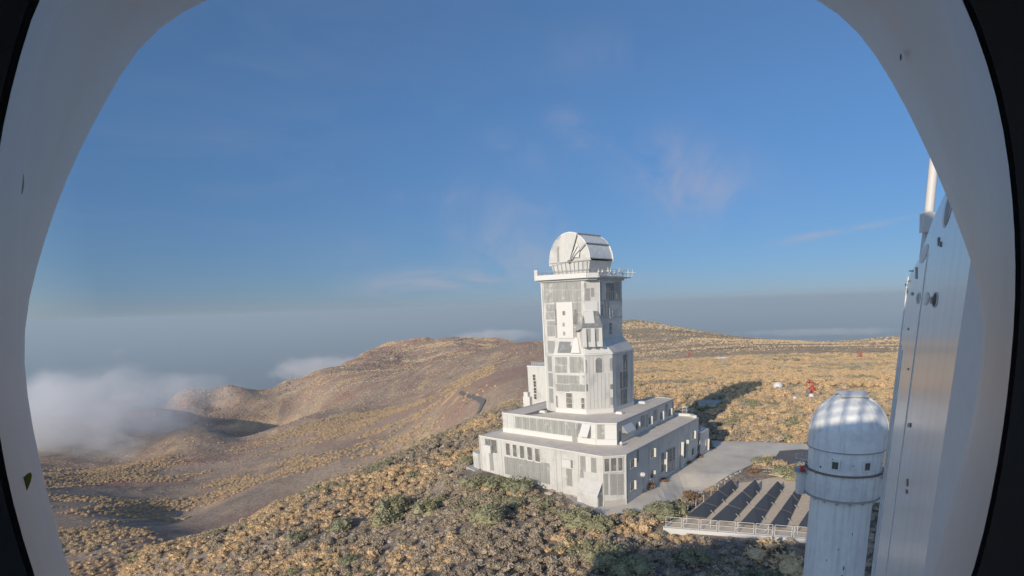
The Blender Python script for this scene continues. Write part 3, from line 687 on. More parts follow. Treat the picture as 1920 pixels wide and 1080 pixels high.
skylight(*Z4(585, 122), ZM-.1, 2.0, 1.4); skylight(*Z4(385, 215), ZM-.1); skylight(*Z3(745, 205), ZM-.1)
mb = MB(); c = [atz(*Z3(x, y), ZM-.07) for x, y in ((560, 225), (830, 150), (900, 190), (650, 222))]; mb.add([tuple(q) for q in c]+[(q[0], q[1], q[2]-.02) for q in c], [(0, 1, 2, 3), (7, 6, 5, 4), (0, 4, 5, 1), (1, 5, 6, 2), (2, 6, 7, 3), (3, 7, 4, 0)]); mb.obj('roof_patch', M['roofpatch'], vtt)
mb = MB(); railing(mb, [BL(-32, 8.9), BL(-31.9, 12), BL(-31.9, 16)], .55, ZM+.03, 2.4, .025, (1.0,)); mb.obj('edge_rail', M['metal'], vtt)
# left low extension of the lower storey
EX = [(-37.2, 4.3), (-34.95, 3.3), (-34.45, 4.2), (-34.45, 14), (-37.4, 14)]
mb = MB(); mb.prism(bpoly(EX), -2, 5.1); mb.obj('side_annex_wall', M['white2'], vtt)
mb = MB(); mb.prism(bpoly([(-38.6, 3.4), (-34.9, 2.0), (-34.6, 3.2), (-38.4, 6)]), -2, 1.9); mb.obj('step', M['concrete'], vtt)
mb = MB(); e_ = Wall((-37.2, 4.3), (-34.95, 3.3)); e_.slab(mb, .3, e_.len-.3, 1.9, 4.3, .004, .05); mb.obj('side_door', M['white'], vtt)

# ---- the tower: lower body
BODY = [(-25.0, 14.9), (-22.1, 13.9), (-14.9, 14.1), (-11.1, 18.1), (-11.2, 27.2), (-25.0, 27.2)]
SH = [(-25.35, 15.2), (-15.4, 15.2), (-13.3, 17.3), (-13.1, 26.0), (-25.35, 26.0)]
ZB, ZS, ZT = 24.7, 27.6, 38.6
mb = MB(); mb.prism(bpoly(BODY), ZM-.12, ZB); mb.obj('tower_base_wall', M['white'], vtt)
mb = MB(); mb.prism(bpoly(SH), ZM, ZT); mb.obj('tower_wall', M['white'], vtt)
# sloping skirt roofs between base and shaft
top_ring = [(-22.1, 15.18), (-15.4, 15.18), (-13.28, 17.3), (-13.08, 26.0)]
bot_ring = [(-22.1, 13.85), (-14.88, 14.05), (-11.05, 18.08), (-11.15, 27.25)]
def skirt(i, z0, z1, material, name='skirt_roof'):
    b0, b1 = BL(*bot_ring[i]), BL(*bot_ring[i+1]); t0, t1 = BL(*top_ring[i]), BL(*top_ring[i+1]); mb = MB()
    q = [(*b0, z0), (*b1, z0), (*t1, z1), (*t0, z1)]; c = np.array([*BL(-18, 20), 0])
    mb.add(q+[(x*.97+c[0]*.03, y*.97+c[1]*.03, z-.25) for x, y, z in q], [(0, 1, 2, 3), (7, 6, 5, 4), (0, 4, 5, 1), (1, 5, 6, 2), (2, 6, 7, 3), (3, 7, 4, 0)])
    return mb.obj(name, material, vtt)
skirt(0, ZB, ZS, M['white']); skirt(1, ZB+.02, ZS, M['white2']); skirt(2, ZB+.01, ZS-.2, M['white'])
# dark panel let into the front skirt and the raised gusset beside it
def skirt_panel(px4, material, name, lift):
    # points on the plane of the front skirt roof
    b0, b1, t0 = np.array([*BL(-22.1, 13.85), ZB]), np.array([*BL(-14.88, 14.05), ZB]), np.array([*BL(-22.1, 15.18), ZS])
    n = np.cross(b1-b0, t0-b0); n /= np.linalg.norm(n); n = n if n[1] < 0 else -n; out = []
    for (x, y) in px4:
        d = ray(*Z2(x, y)); k = (b0-CAM) @ n/(d @ n); out.append(CAM+d*k+n*.03)
    mb = MB(); mb.hexa([tuple(p) for p in out], [tuple(p+n*lift) for p in out]); return mb.obj(name, material, vtt)
skirt_panel([(322, 402), (445, 402), (460, 300), (340, 297)], M['greydark'], 'skirt_panel', .06)
skirt_panel([(450, 408), (535, 408), (512, 270), (488, 266)], M['white2'], 'skirt_panel', .35)
b2, b3, b4 = Wall(BODY[1], BODY[2]), Wall(BODY[2], BODY[3]), Wall(BODY[3], BODY[4]); b1 = Wall(BODY[0], BODY[1])
for w in (b2, b3, b4):
    mb = MB(); w.slab(mb, -.02, w.len+.02, ZB-.3, ZB+.02, .003, .16); mb.obj('eaves', M['white2'], vtt)
    mb = MB(); w.slab(mb, -.02, w.len+.02, ZM-.1, ZM+.8, .003, .10); mb.obj('plinth', M['white2'], vtt)
for q in ((300, 440, 352, 512), (356, 440, 408, 512), (300, 516, 352, 584), (356, 516, 408, 584), (434, 440, 498, 584), (502, 440, 560, 584), (318, 606, 420, 684), (424, 610, 520, 684), (304, 690, 432, 755), (436, 690, 575, 755), (552, 610, 572, 684)):
    panel(b2, Z2, *q, M['grey'], vtt, step=.8)
mb = MB(); a0, z0 = b2.px(*Z2(300, 590)); b2.slab(mb, .1, b2.len-.1, z0-.08, z0+.08, .06, .14); mb.obj('ledge', M['white2'], vtt)
mb = MB(); a0, z0 = b2.px(*Z2(450, 762)); b2.slab(mb, .1, b2.len-.1, z0-.08, z0+.04, .06, .14); mb.obj('ledge', M['white2'], vtt)
window(b2, Z2, 398, 765, 462, 912, vtt, 'glassbrown', .12, 1, 3); window(b2, Z2, 538, 812, 576, 920, vtt, 'glassbrown', .1, 1, 2); window(b2, Z2, 308, 790, 326, 905, vtt, 'glassbrown', .08, 1, 1)
# arched recess on the corner face
a0, a1, z0, z1 = rect(b3, Z2, 672, 445, 730, 582); zc = z1-(a1-a0)/2; n = 10
arc = [(a0, z0), (a1, z0)]+[((a0+a1)/2+(a1-a0)/2*math.cos(math.pi*k/n), zc+(a1-a0)/2*math.sin(math.pi*k/n)) for k in range(n+1)]
mb = MB(); mm = len(arc); mb.add([b3.at(a, z, .004) for a, z in arc]+[b3.at(a, z, .05) for a, z in arc], [tuple(range(mm)), tuple(range(2*mm-1, mm-1, -1))]+[(i, (i+1) % mm, mm+(i+1) % mm, mm+i) for i in range(mm)])
g = mb.obj('arched_window', M['greydark'], vtt)
mb = MB(); arc2 = [(a0-.1, z0)]+[((a0+a1)/2-(a1-a0+.2)/2*math.cos(math.pi*k/n), zc+(a1-a0+.2)/2*math.sin(math.pi*k/n)) for k in range(n+1)]+[(a1+.1, z0)]
mb.tube([b3.at(a, z, .06) for a, z in arc2], .07, 5); mb.obj('frame', M['white2'], g)
panel(b3, Z2, 607, 402, 790, 418, M['greydark'], vtt, 'vent_slot', 9); panel(b3, Z2, 566, 465, 592, 582, M['grey'], vtt, step=3); panel(b3, Z2, 574, 690, 600, 755, M['greydark'], vtt, step=3)
panel(b3, Z2, 802, 450, 836, 565, M['grey'], vtt, step=3); panel(b3, Z2, 806, 690, 830, 735, M['greydark'], vtt, step=3); panel(b3, Z2, 808, 810, 832, 880, M['grey'], vtt, step=3)
for k in range(1, 7): a = b3.len*k/7; mb = MB(); b3.slab(mb, a-.025, a+.025, ZM+.85, ZB-.4 if k < 4 else z0-.2, .004, .03); mb.obj('seam', M['seam'], vtt)
for q in ((925, 415, 962, 560), (893, 572, 965, 650), (893, 654, 965, 724), (900, 735, 958, 830), (900, 834, 958, 915)): panel(b4, Z2, *q, M['greydark'], vtt, step=1.0)
for k in (1, 2, 4, 6, 8): a = b4.len*k/9; mb = MB(); b4.slab(mb, a-.03, a+.03, ZM+.85, ZB-.35, .004, .035); mb.obj('seam', M['seam'], vtt)
# left strip of the tower, below and beside the base body
wS = Wall(SH[0], SH[1]); wSC = Wall(SH[1], SH[2]); wSR = Wall(SH[2], SH[3])
for q in ((228, 108, 296, 150), (228, 154, 296, 248), (232, 290, 296, 405)): panel(wS, Z2, *q, M['grey'], vtt, step=1.2)
for q in ((232, 430, 268, 570), (240, 585, 278, 710), (246, 730, 282, 860)): panel(b1, Z2, *q, M['grey'], vtt, step=3)
# ---- shaft front
for q in ((212, 612, 300, 720), (304, 610, 396, 720), (400, 606, 492, 720), (496, 602, 590, 720), (214, 724, 300, 850), (304, 724, 396, 846), (400, 724, 506, 842), (512, 724, 592, 842), (512, 848, 592, 950), (512, 954, 600, 1075), (240, 868, 322, 940), (236, 946, 322, 1020), (326, 850, 342, 1075)):
    panel(wS, Z1, *q, M['grey'], vtt, step=.95)
for q in ((470, 0, 510, 60), (470, 64, 508, 165), (468, 170, 500, 262), (302, 0, 322, 120), (302, 124, 322, 262)): panel(wS, Z2, *q, M['grey'], vtt, step=.95)
p0 = wS.px(*Z1(345, 850)); p1 = wS.px(*Z1(508, 850)); p2 = wS.px(*Z2(400, 264))
mb = MB(); wS.slab(mb, p0[0], p1[0], p2[1], p0[1], .004, .22); wp_ = mb.obj('white_panel', M['white2'], vtt)
for (x, y) in ((383, 38), (383, 140), (388, 222)): a, z = wS.px(*Z2(x, y)); mb = MB(); wS.slab(mb, a-.25, a+.25, z-.35, z+.35, .221, .26); mb.obj('vent', M['seam'], wp_)
a, z = wS.px(*Z1(425, 955)); mb = MB(); wS.slab(mb, a-.3, a+.3, z-.4, z+.4, .221, .26); mb.obj('vent', M['seam'], wp_)
mb = MB(); wS.slab(mb, .0, .28, ZM+.2, ZT-.3, .01, .16); mb.obj('corner_trim', M['white2'], vtt)
mb = MB(); wSR.slab(mb, .0, .22, ZS, ZT-.3, .01, .12); mb.obj('corner_trim', M['white2'], vtt)
# chamfer face
for q in ((600, 650, 640, 700), (690, 700, 722, 790), (630, 705, 680, 830), (600, 760, 626, 900)): panel(wSC, Z1, *q, M['grey'], vtt, step=1)
panel(wSC, Z1, 622, 842, 758, 948, M['white2'], vtt, 'white_panel', 9, thick=.15)
# right face
for q in ((842, 652, 925, 735), (842, 739, 925, 820), (930, 640, 990, 820), (766, 640, 800, 820)): panel(wSR, Z1, *q, M['greydark'] if q[0] == 842 else M['grey'], vtt, step=.8)
mb = MB(); a, z = wSR.px(*Z1(870, 828)); wSR.slab(mb, .3, wSR.len-.1, z-.08, z+.08, .01, .1); mb.obj('ledge', M['seam'], vtt)
mb = MB(); a, z = wSR.px(*Z1(870, 1000)); wSR.slab(mb, .3, wSR.len-.1, z-.05, z+.05, .01, .07); mb.obj('ledge', M['seam'], vtt)
window(wSR, Z2, 790, 120, 822, 235, vtt, 'greydark', .1, 1, 3); window(wSR, Z1, 880, 905, 905, 1000, vtt, 'greydark', .1, 1, 3)
for q in ((830, 840, 872, 990), (776, 870, 815, 990)): panel(wSR, Z1, *q, M['grey'], vtt, step=.8)
# projecting bay on the corner face with a hipped roof and fins below
n3 = np.array([*wSC.n, 0]); d3 = np.array([*wSC.d, 0]); bc = np.array([*BL(-14.7, 15.9), 0])
def bay():
    def q(u, o, z): p = bc+d3*u+n3*o; return (p[0], p[1], z)
    W2 = 1.9; z0, z1, z2, z3 = 27.2, 29.6, 31.6, 33.3
    mb = MB(); mb.hexa([q(-W2, -.6, z0-1.2), q(W2, -.6, z0-1.2), q(W2, 1.6, z0-1.2), q(-W2, 1.6, z0-1.2)], [q(-W2, -.6, z2), q(W2, -.6, z2), q(W2, 1.6, z1), q(-W2, 1.6, z1)]); b = mb.obj('bay', M['white'], vtt)
    r = MB(); a = [q(-W2-.15, 1.75, z1+.02), q(W2+.15, 1.75, z1+.02), q(W2-.5, -.3, z3), q(-.6, -.3, z3)]; r.hexa(a, [(x, y, z+.14) for x, y, z in a]); r.obj('bay_roof', M['greydark'], b)
    a = [q(-W2-.15, 1.7, z1), q(-W2-.9, -1.2, z1-.6), q(-.7, -.7, z3-.02)]; r = MB(); r.add(a+[(x, y, z-.15) for x, y, z in a], [(0, 1, 2), (5, 4, 3), (0, 3, 4, 1), (1, 4, 5, 2), (2, 5, 3, 0)]); r.obj('bay_roof', M['grey'], b)
    f = MB(); f.hexa([q(-1.3, 1.3, z1), q(.6, 1.3, z1), q(.6, 1.72, z1), q(-1.3, 1.72, z1)], [q(-1.3, -.2, z2+1.2), q(.6, -.2, z2+1.2), q(.6, .5, z2+.95), q(-1.3, .5, z2+.95)]); f.obj('dormer', M['white2'], b)
    for i, u in enumerate((-1.75, -.1, 1.35)):
        g = MB(); g.hexa([q(u, 1.6, z0-1.2), q(u+.55, 1.6, z0-1.2), q(u+.55, 2.1, z0-1.2), q(u, 2.1, z0-1.2)], [q(u, 1.6, z1-.1), q(u+.55, 1.6, z1-.1), q(u+.55, 1.85, z1-.1), q(u, 1.85, z1-.1)]); g.obj('fin', M['white2'], b)
    for u in (-1.0, .55): g = MB(); g.hexa([q(u, 1.603, z0-.2), q(u+.7, 1.603, z0-.2), q(u+.7, 1.65, z0-.2), q(u, 1.65, z0-.2)], [q(u, 1.603, z1-.2), q(u+.7, 1.603, z1-.2), q(u+.7, 1.65, z1-.2), q(u, 1.65, z1-.2)]); g.obj('slot', M['grey'], b)
bay()
# ---- platform
PL = [(-26.15, 14.35), (-14.2, 14.35), (-12.6, 15.9), (-12.3, 26.9), (-26.15, 26.9)]
mb = MB(); mb.prism(bpoly(PL), ZT, ZT+.42); mb.obj('platform', M['white2'], vtt)
mb = MB(); mb.prism(bpoly(inset(PL, .5)), ZT-.35, ZT-.003); mb.obj('platform_bracket', M['metal'], vtt)
wP = Wall(PL[0], PL[1]); mb = MB(); wP.slab(mb, -.05, wP.len, ZT+.05, ZT+.95, .004, .14); wPc = Wall(PL[1], PL[2]); wPc.slab(mb, 0, wPc.len, ZT+.05, ZT+.9, .004, .14); mb.obj('parapet', M['white2'], vtt)
mb = MB(); wPR = Wall(PL[2], PL[3]); wPR.slab(mb, .0, wPR.len+.8, ZT+.1, ZT+.32, .004, .3); mb.obj('cornice', M['metal'], vtt)
pi = inset(PL, .12); ring = [BL(*p) for p in pi]; ring.append(ring[0])
mb = MB(); railing(mb, ring, 1.15, ZT+.42, 1.1, .035); mb.obj('railing', M['metal'], vtt)
# instrument clutter along the rail: small lamps, pipes, cabinets
rng = random.Random(4)
for k in range(7):
    c = BL(-12.9+rng.uniform(-.1, .3), 16.6+k*1.5); mb = MB(); mb.tube([(c[0], c[1], ZT+.42), (c[0], c[1], ZT+1.5+rng.uniform(0, .5))], .07, 6); z = ZT+1.0+rng.uniform(-.2, .4)
    mb.lathe([(.02, z+.32), (.26, z+.2), (.3, z), (.2, z-.2), (.02, z-.28)], 10, (c[0], c[1])); mb.obj('railing_lamp', M['white2'], vtt, True)
for (s_, t_) in ((-11.7, 26.0), (-11.3, 27.2)):
    c = BL(s_, t_); mb = MB(); mb.tube([(*BL(-12.6, t_-.6), ZT+.3), (c[0], c[1], ZT+.5), (c[0], c[1], ZT+1.7)], .06, 5); mb.tube([(c[0]-.5, c[1], ZT+1.1), (c[0]+.6, c[1], ZT+1.1)], .05, 5); mb.obj('outrigger', M['white2'], vtt)
mb = MB(); c = BL(-26.0, 14.5); mb.box(c[0]-.3, c[0]+.3, c[1]-.3, c[1]+.3, ZT+.42, ZT+2.0); mb.obj('corner_post', M['white2'], vtt)

# ---- the dome: a barrel of hinged shells between two end discs
DC = np.array([*BL(-19.4, 20.6), 0.0]); AXZ = 41.9; ang = R_(222-2)
ax = np.array([math.sin(ang), math.cos(ang), 0]); side = np.array([ax[1], -ax[0], 0])
if side @ np.array([1, 0, 0]) < 0: side = -side       # to the right in the picture
dome = empty('barrel_dome', (DC[0], DC[1], ZT+.42), 'white barrel shaped telescope dome of curved shells on top of the tall tower', 'dome')
def dp(u, th, r, zc=AXZ): p = DC+ax*u+side*r*math.cos(th); return (p[0], p[1], zc+r*math.sin(th))
def shell(name, r, th0, th1, u0, u1, material, thick=.18, n=14):
    mb = MB(); rings = []
    for rr_, in ((r,), (r-thick,)):
        for u in (u0, u1): rings.append([dp(u, th0+(th1-th0)*k/n, rr_) for k in range(n+1)])
    vs = [p for rg in rings for p in rg]; m_ = n+1; fs = []
    for k in range(n):
        fs += [(k, k+1, m_+k+1, m_+k), (2*m_+k, 3*m_+k, 3*m_+k+1, 2*m_+k+1), (k, 2*m_+k, 2*m_+k+1, k+1), (m_+k, m_+k+1, 3*m_+k+1, 3*m_+k)]
    fs += [(0, m_, 3*m_, 2*m_), (n, 2*m_+n, 3*m_+n, m_+n)]
    mb.add(vs, fs); return mb.obj(name, material, dome, True)
def disc(name, r, th0, th1, u, material, thick=.12, n=20, parent=None):
    mb = MB(); A = [dp(u, 0, 0)]+[dp(u, th0+(th1-th0)*k/n, r) for k in range(n+1)]; B = [dp(u-thick, 0, 0)]+[dp(u-thick, th0+(th1-th0)*k/n, r) for k in range(n+1)]; m_ = n+2
    fs = [(0, k, k+1) for k in range(1, n+1)]+[(m_, m_+k+1, m_+k) for k in range(1, n+1)]+[(k, m_+k, m_+k+1, k+1) for k in range(1, n+1)]+[(0, m_, m_+1, 1), (0, n+1, m_+n+1, m_)]
    mb.add(A+B, fs); return mb.obj(name, material, dome)
DR = 5.35; D0, D1 = 3.3, -3.9
deg = math.radians
shell('shell', DR, deg(66), deg(112), D1, D0+.12, M['dome']); shell('shell', DR-.16, deg(36), deg(65.5), D1, D0, M['dome']); shell('shell', DR-.32, deg(4), deg(35.5), D1, D0-.1, M['dome'])
shell('shell', DR-.15, deg(112.5), deg(150), D1, D0+.1, M['dome']); shell('shell', DR-.3, deg(150.5), deg(186), D1, D0, M['dome'])
for th in (66, 36, 4):    # edge lips of the shells
    rr_ = {66: DR, 36: DR-.16, 4: DR-.32}[th]; mb = MB(); p0, p1 = dp(D0+.1, deg(th), rr_+.03), dp(D1, deg(th), rr_+.03); mb.tube([p0, p1], .11, 6); mb.obj('shell_lip', M['metal'], dome)
disc('end_disc', DR-.02, deg(66), deg(186), D0+.1, M['white']); disc('end_wedge', DR-.2, deg(36), deg(65.7), D0-.15, M['white']); disc('end_wedge', DR-.35, deg(0), deg(35.7), D0-.3, M['white'])
disc('back_disc', DR-.1, deg(0), deg(186), D1+.1, M['dome'])
# white panel painting in a sun glint, hinge, door slot, struts
mb = MB(); P = [dp(D0+.02, deg(66), .9), dp(D0+.02, deg(60), 3.9), dp(D0+.02, deg(38), 3.3), dp(D0+.02, deg(15), 2.4)]; P2 = [tuple(np.array(p)-ax*.1) for p in P]; mb.hexa(P, P2); mb.obj('glint_panel', M['white2'], dome)
mb = MB(); mb.tube([dp(D0-.4, 0, 0), dp(D0+.4, 0, 0)], .32, 10); mb.obj('hinge', M['greydark'], dome)
for th, r_ in ((66, DR), (36, DR-.4), (0, DR-.5), (180, DR-.4), (50, 3.4)):
    mb = MB(); mb.tube([dp(D0+.16, deg(th), .2), dp(D0+.16, deg(th), r_)], .07, 5); mb.obj('strut', M['metal'], dome)
mb = MB(); q = [dp(D0+.14, 0, 0)]; c = np.array(dp(D0+.12, 0, 0)); 
def dq(sx_, z, o): p = DC+ax*(D0+o)-side*sx_; return (p[0], p[1], z)
mb.hexa([dq(2.6, AXZ+.2, .12), dq(3.1, AXZ+.2, .12), dq(3.1, AXZ+3.0, .12), dq(2.6, AXZ+3.0, .12)], [dq(2.6, AXZ+.2, .18), dq(3.1, AXZ+.2, .18), dq(3.1, AXZ+3.0, .18), dq(2.6, AXZ+3.0, .18)]); mb.obj('slot', M['grey'], dome)
# supporting base below the hinge line: tapering side walls
def dbase():
    z0, z1 = ZT+.42, AXZ-.05; w1, w0 = DR-.35, DR-1.2; mb = MB()
    b = [dq(-w0, z0, -.4), dq(w0, z0, -.4), tuple(np.array(dq(w0, z0, 0))-ax*(D0-D1-.6)), tuple(np.array(dq(-w0, z0, 0))-ax*(D0-D1-.6))]
    t = [dq(-w1, z1, 0), dq(w1, z1, 0), tuple(np.array(dq(w1, z1, 0))-ax*(D0-D1-.2)), tuple(np.array(dq(-w1, z1, 0))-ax*(D0-D1-.2))]
    mb.hexa(b, t); mb.obj('base', M['white'], dome)
    for u in np.linspace(-w0+.2, w0-.2, 9):
        k = MB(); k.tube([dq(u, z0, -.2), dq(u*1.12, z1, .13)], .06, 4); k.obj('base_rib', M['seam'], dome)
    for zz_ in (AXZ-.05, AXZ-1.7): k = MB(); f = (zz_-z0)/(z1-z0); ww = w0+(w1-w0)*f; k.tube([dq(-ww, zz_, .14 if f > .8 else -.15), dq(ww, zz_, .14 if f > .8 else -.15)], .1, 5); k.obj('base_beam', M['metal'], dome)
dbase()

# ---- narrow stair tower behind the left wing
st = empty('stair_tower', (*BL(-36.3, 29.5), 0), 'narrow white stair tower with four small windows, left of the tall tower', 'tower')
SP = [(-39.9, 28), (-34.7, 28), (-34.7, 33), (-39.9, 33)]
mb = MB(); mb.prism(bpoly(SP), -1, 20.1); mb.obj('wall', M['white'], st)
mb = MB(); mb.prism(bpoly(inset(SP, -.12)), 20.1, 20.4); mb.obj('roof', M['white2'], st)
wT = Wall(SP[0], SP[1])
for (x, y) in ((107, 627), (113, 687), (116, 748), (118, 800)):
    a, z = wT.px(*Z2(x, y)); g = window_m(wT, a-.42, a+.42, z-.75, z+.75, st, 'glass', .06, 1, 2)
mb = MB(); railing(mb, [BL(-39, 28.6), BL(-35.4, 28.6)], .8, 20.4, .6, .05); mb.obj('aerial_rack', M['white2'], st)
c = atz(*Z3(588, 122), 11.3); mb = MB(); b_ = BL(-40.6, 27.4); mb.prism(bpoly([(-41.0, 27.0), (-39.0, 27.0), (-39.0, 28.0), (-41.0, 28.0)]), -1, 13.1); mb.prism(bpoly([(-40.8, 27.1), (-39.6, 27.1), (-39.6, 27.9), (-40.8, 27.9)]), 13.1, 14.2); mb.obj('side_cabinet', M['white2'], st)

# ================================================================== paving
def flat(name, pts, z, material, k='structure', thick=.0):
    mb = MB(); n = len(pts); mb.add([(p[0], p[1], z if len(p) < 3 else p[2]) for p in pts], [tuple(range(n))]); o = mb.obj(name, material); kind(o, k); return o
def draped(name, poly, lift, material, step=1.2):
    """polygonal area laid over the terrain"""
    P = np.array([p[:2] for p in poly]); bm = bmesh.new()
    bm.faces.new([bm.verts.new((p[0], p[1], 0)) for p in P])
    x0, y0 = P.min(0); x1, y1 = P.max(0)
    for x in np.arange(x0+step, x1, step): bmesh.ops.bisect_plane(bm, geom=bm.verts[:]+bm.edges[:]+bm.faces[:], plane_co=(x, 0, 0), plane_no=(1, 0, 0))
    for y in np.arange(y0+step, y1, step): bmesh.ops.bisect_plane(bm, geom=bm.verts[:]+bm.edges[:]+bm.faces[:], plane_co=(0, y, 0), plane_no=(0, 1, 0))
    xs_ = np.array([v.co.x for v in bm.verts]); ys_ = np.array([v.co.y for v in bm.verts]); zs_ = terrain(xs_, ys_)+lift
    for v, z in zip(bm.verts, zs_): v.co.z = z
    me_ = bpy.data.meshes.new(name); bmesh.ops.recalc_face_normals(bm, faces=bm.faces); bm.to_mesh(me_); bm.free(); me_.materials.append(material)
    o = bpy.data.objects.new(name, me_); COL.objects.link(o); kind(o, 'structure'); return o
def gz(px, py, z=0): return atz(px, py, z)
drive_px = [(1090, 946), (1060, 938), (1108, 948), (1175, 941), (1232, 905), (1262, 885), (1330, 845), (1336, 827), (1420, 829), (1502, 832), (1560, 836), (1560, 850), (1440, 857), (1392, 880), (1330, 905), (1262, 930), (1190, 962), (1140, 966)]
drive_px = drive_px[3:]+[(1100, 955)]
draped('driveway', [gz(*p) for p in drive_px], .12, M['drive'])
draped('walkway', [gz(*p) for p in [(1045, 925), (1108, 947), (1175, 941), (1185, 962), (1140, 967), (1085, 952)]], .10, M['concrete'])
side_pad = [gz(*p, 0) for p in [(1446, 868), (1462, 846), (1500, 843), (1560, 846), (1560, 872)]]
draped('side_road', side_pad, .13, M['road'])
draped('parking_pad', [gz(*p, 0) for p in [(1385, 753), (1470, 750), (1530, 742), (1600, 746), (1600, 752), (1480, 762), (1390, 762)]], .15, M['track'])
# low stone edging blocks along the lower rim of the driveway
ek = [(1190, 964), (1262, 932), (1330, 907), (1394, 882)]
blk = None; rng = random.Random(5)
for (a, b) in zip(ek[:-1], ek[1:]):
    A, B = gz(*a), gz(*b); L = np.linalg.norm(B-A); n = int(L/1.6)
    for i in range(n):
        p = A+(B-A)*(i+.5)/n; th = math.atan2((B-A)[1], (B-A)[0])+rng.uniform(-.2, .2)
        if blk is None:
            mb = MB(); mb.box(-.5, .5, -.25, .25, -.3, .35); o = mb.obj('edging_block', M['concrete'], bevel=.06)
        else: o = blk.copy(); COL.objects.link(o)
        o.location = (p[0], p[1], tz(p[0], p[1])); o.rotation_euler = (rng.uniform(-.1, .1), rng.uniform(-.1, .1), th); o.scale = (rng.uniform(.6, 1.3), rng.uniform(.7, 1.2), rng.uniform(.6, 1.2))
        tag(o, 'rough pale stone block edging the lower side of the driveway', 'stone', 'edging stones beside the driveway'); blk = blk or o

# planting strips at the foot of the right facade, distant roads
def road_px(name, pts, w, material, lift=.3, step=6):
    P = [hit(*p) for p in pts]; P = [p for p in P if p is not None]
    return surface_strip(name, P, w, material, lift, step)
road_px('mountain_road', [(862, 735), (872, 742), (890, 747), (905, 753), (905, 762), (897, 772), (893, 783)], 4.5, M['road'], .8, 3)
road_px('dirt_track', [(455, 975), (470, 962), (520, 950), (600, 925), (640, 905)], 3, M['track'], .6)
road_px('plateau_road', [(1215, 746), (1300, 752), (1400, 754), (1470, 760), (1560, 757)], 5, M['track'], .25, 3)

# ================================================================== cooling yard: dark tilted collector rows inside a white railing
YB = [atz(1258, 992, -1.2), atz(1400, 892, -.6), atz(1518, 897, -.6), atz(1545, 1022, -1.4)]
yard = empty('collector_yard', (*YB[0][:2], -1.2), 'rows of dark tilted solar collectors on a white kerbed platform with white railing', 'solar array')
C0 = np.array(YB[0]); eX = (np.array(atz(1506, 1012, -1.2))-C0)[:2]; eY = (np.array(atz(1398, 893, -1.2))-C0)[:2]
eX /= np.linalg.norm(eX); LY = np.linalg.norm((np.array(atz(1398, 893, -1.2))-C0)[:2]); eYn = eY/LY; LX = 26.0
def yp(a, b, z): p = C0[:2]+eX*a+eYn*b; return (p[0], p[1], z)
ZY = -.75
mb = MB(); mb.hexa([yp(-.6, -.6, -4), yp(LX, -.6, -4), yp(LX, LY+.4, -4), yp(-.6, LY+.4, -4)], [yp(-.6, -.6, ZY-.1), yp(LX, -.6, ZY-.1), yp(LX, LY+.4, ZY-.1), yp(-.6, LY+.4, ZY-.1)]); mb.obj('platform', mat('yard_gravel', (.74, .61, .45), .95, var=.2, vscale=.5), yard)
def kerb(a0, b0, a1, b1, zt, w_=.35):
    p, q = np.array(yp(a0, b0, 0))[:2], np.array(yp(a1, b1, 0))[:2]; d = (q-p)/np.linalg.norm(q-p); n = np.array([-d[1], d[0]])*w_/2; mb = MB()
    mb.hexa([(*(p-n), -4), (*(q-n), -4), (*(q+n), -4), (*(p+n), -4)], [(*(p-n), zt), (*(q-n), zt), (*(q+n), zt), (*(p+n), zt)]); mb.obj('kerb', M['white2'], yard)
kerb(-.8, -.8, LX, -.8, ZY+.12, .6)
kerb(2.0, LY+.05, LX, LY+.05, ZY+.3, .5)
kerb(-.85, -.5, -.85, 4, ZY+.1, .4)
# railing frames: square loops along the near side and the far side
def rail_frame(a, b, wd, h, along=True, parent=yard):
    mb = MB(); q = (lambda x, z: yp(a+x, b, z)) if along else (lambda x, z: yp(a, b+x, z))
    mb.tube([q(0, ZY-.1), q(0, ZY+h)], .045, 5); mb.tube([q(wd, ZY-.1), q(wd, ZY+h)], .045, 5)
    for k in (h, h*.55, .18): mb.tube([q(0, ZY+k), q(wd, ZY+k)], .04, 5)
    mb.obj('railing_frame', M['white2'], parent)
for i in range(9): rail_frame(-.5+i*2.75, -.7, 2.45, 1.85)
for i in range(4): rail_frame(2.2+i*3.4, LY+.2, 3.1, 1.4)
for i in range(8): rail_frame(-.6, 1+i*3.3, .05, 1.2, False)
# collector rows run front to back; each row is a set of tilted absorber panels on legs
def yloc(px, py, z):
    p = np.array(atz(px, py, z))[:2]-C0[:2]; Mx = np.array([eX, eYn]).T; return np.linalg.solve(Mx, p)
rows = [((145, 742), (250, 752), (428, 582), (395, 535)), ((280, 765), (395, 775), (560, 590), (530, 535)), ((440, 785), (545, 795), (690, 580), (655, 545)), ((605, 800), (700, 805), (800, 600), (790, 545)), ((770, 800), (865, 815), (960, 620), (930, 560))]
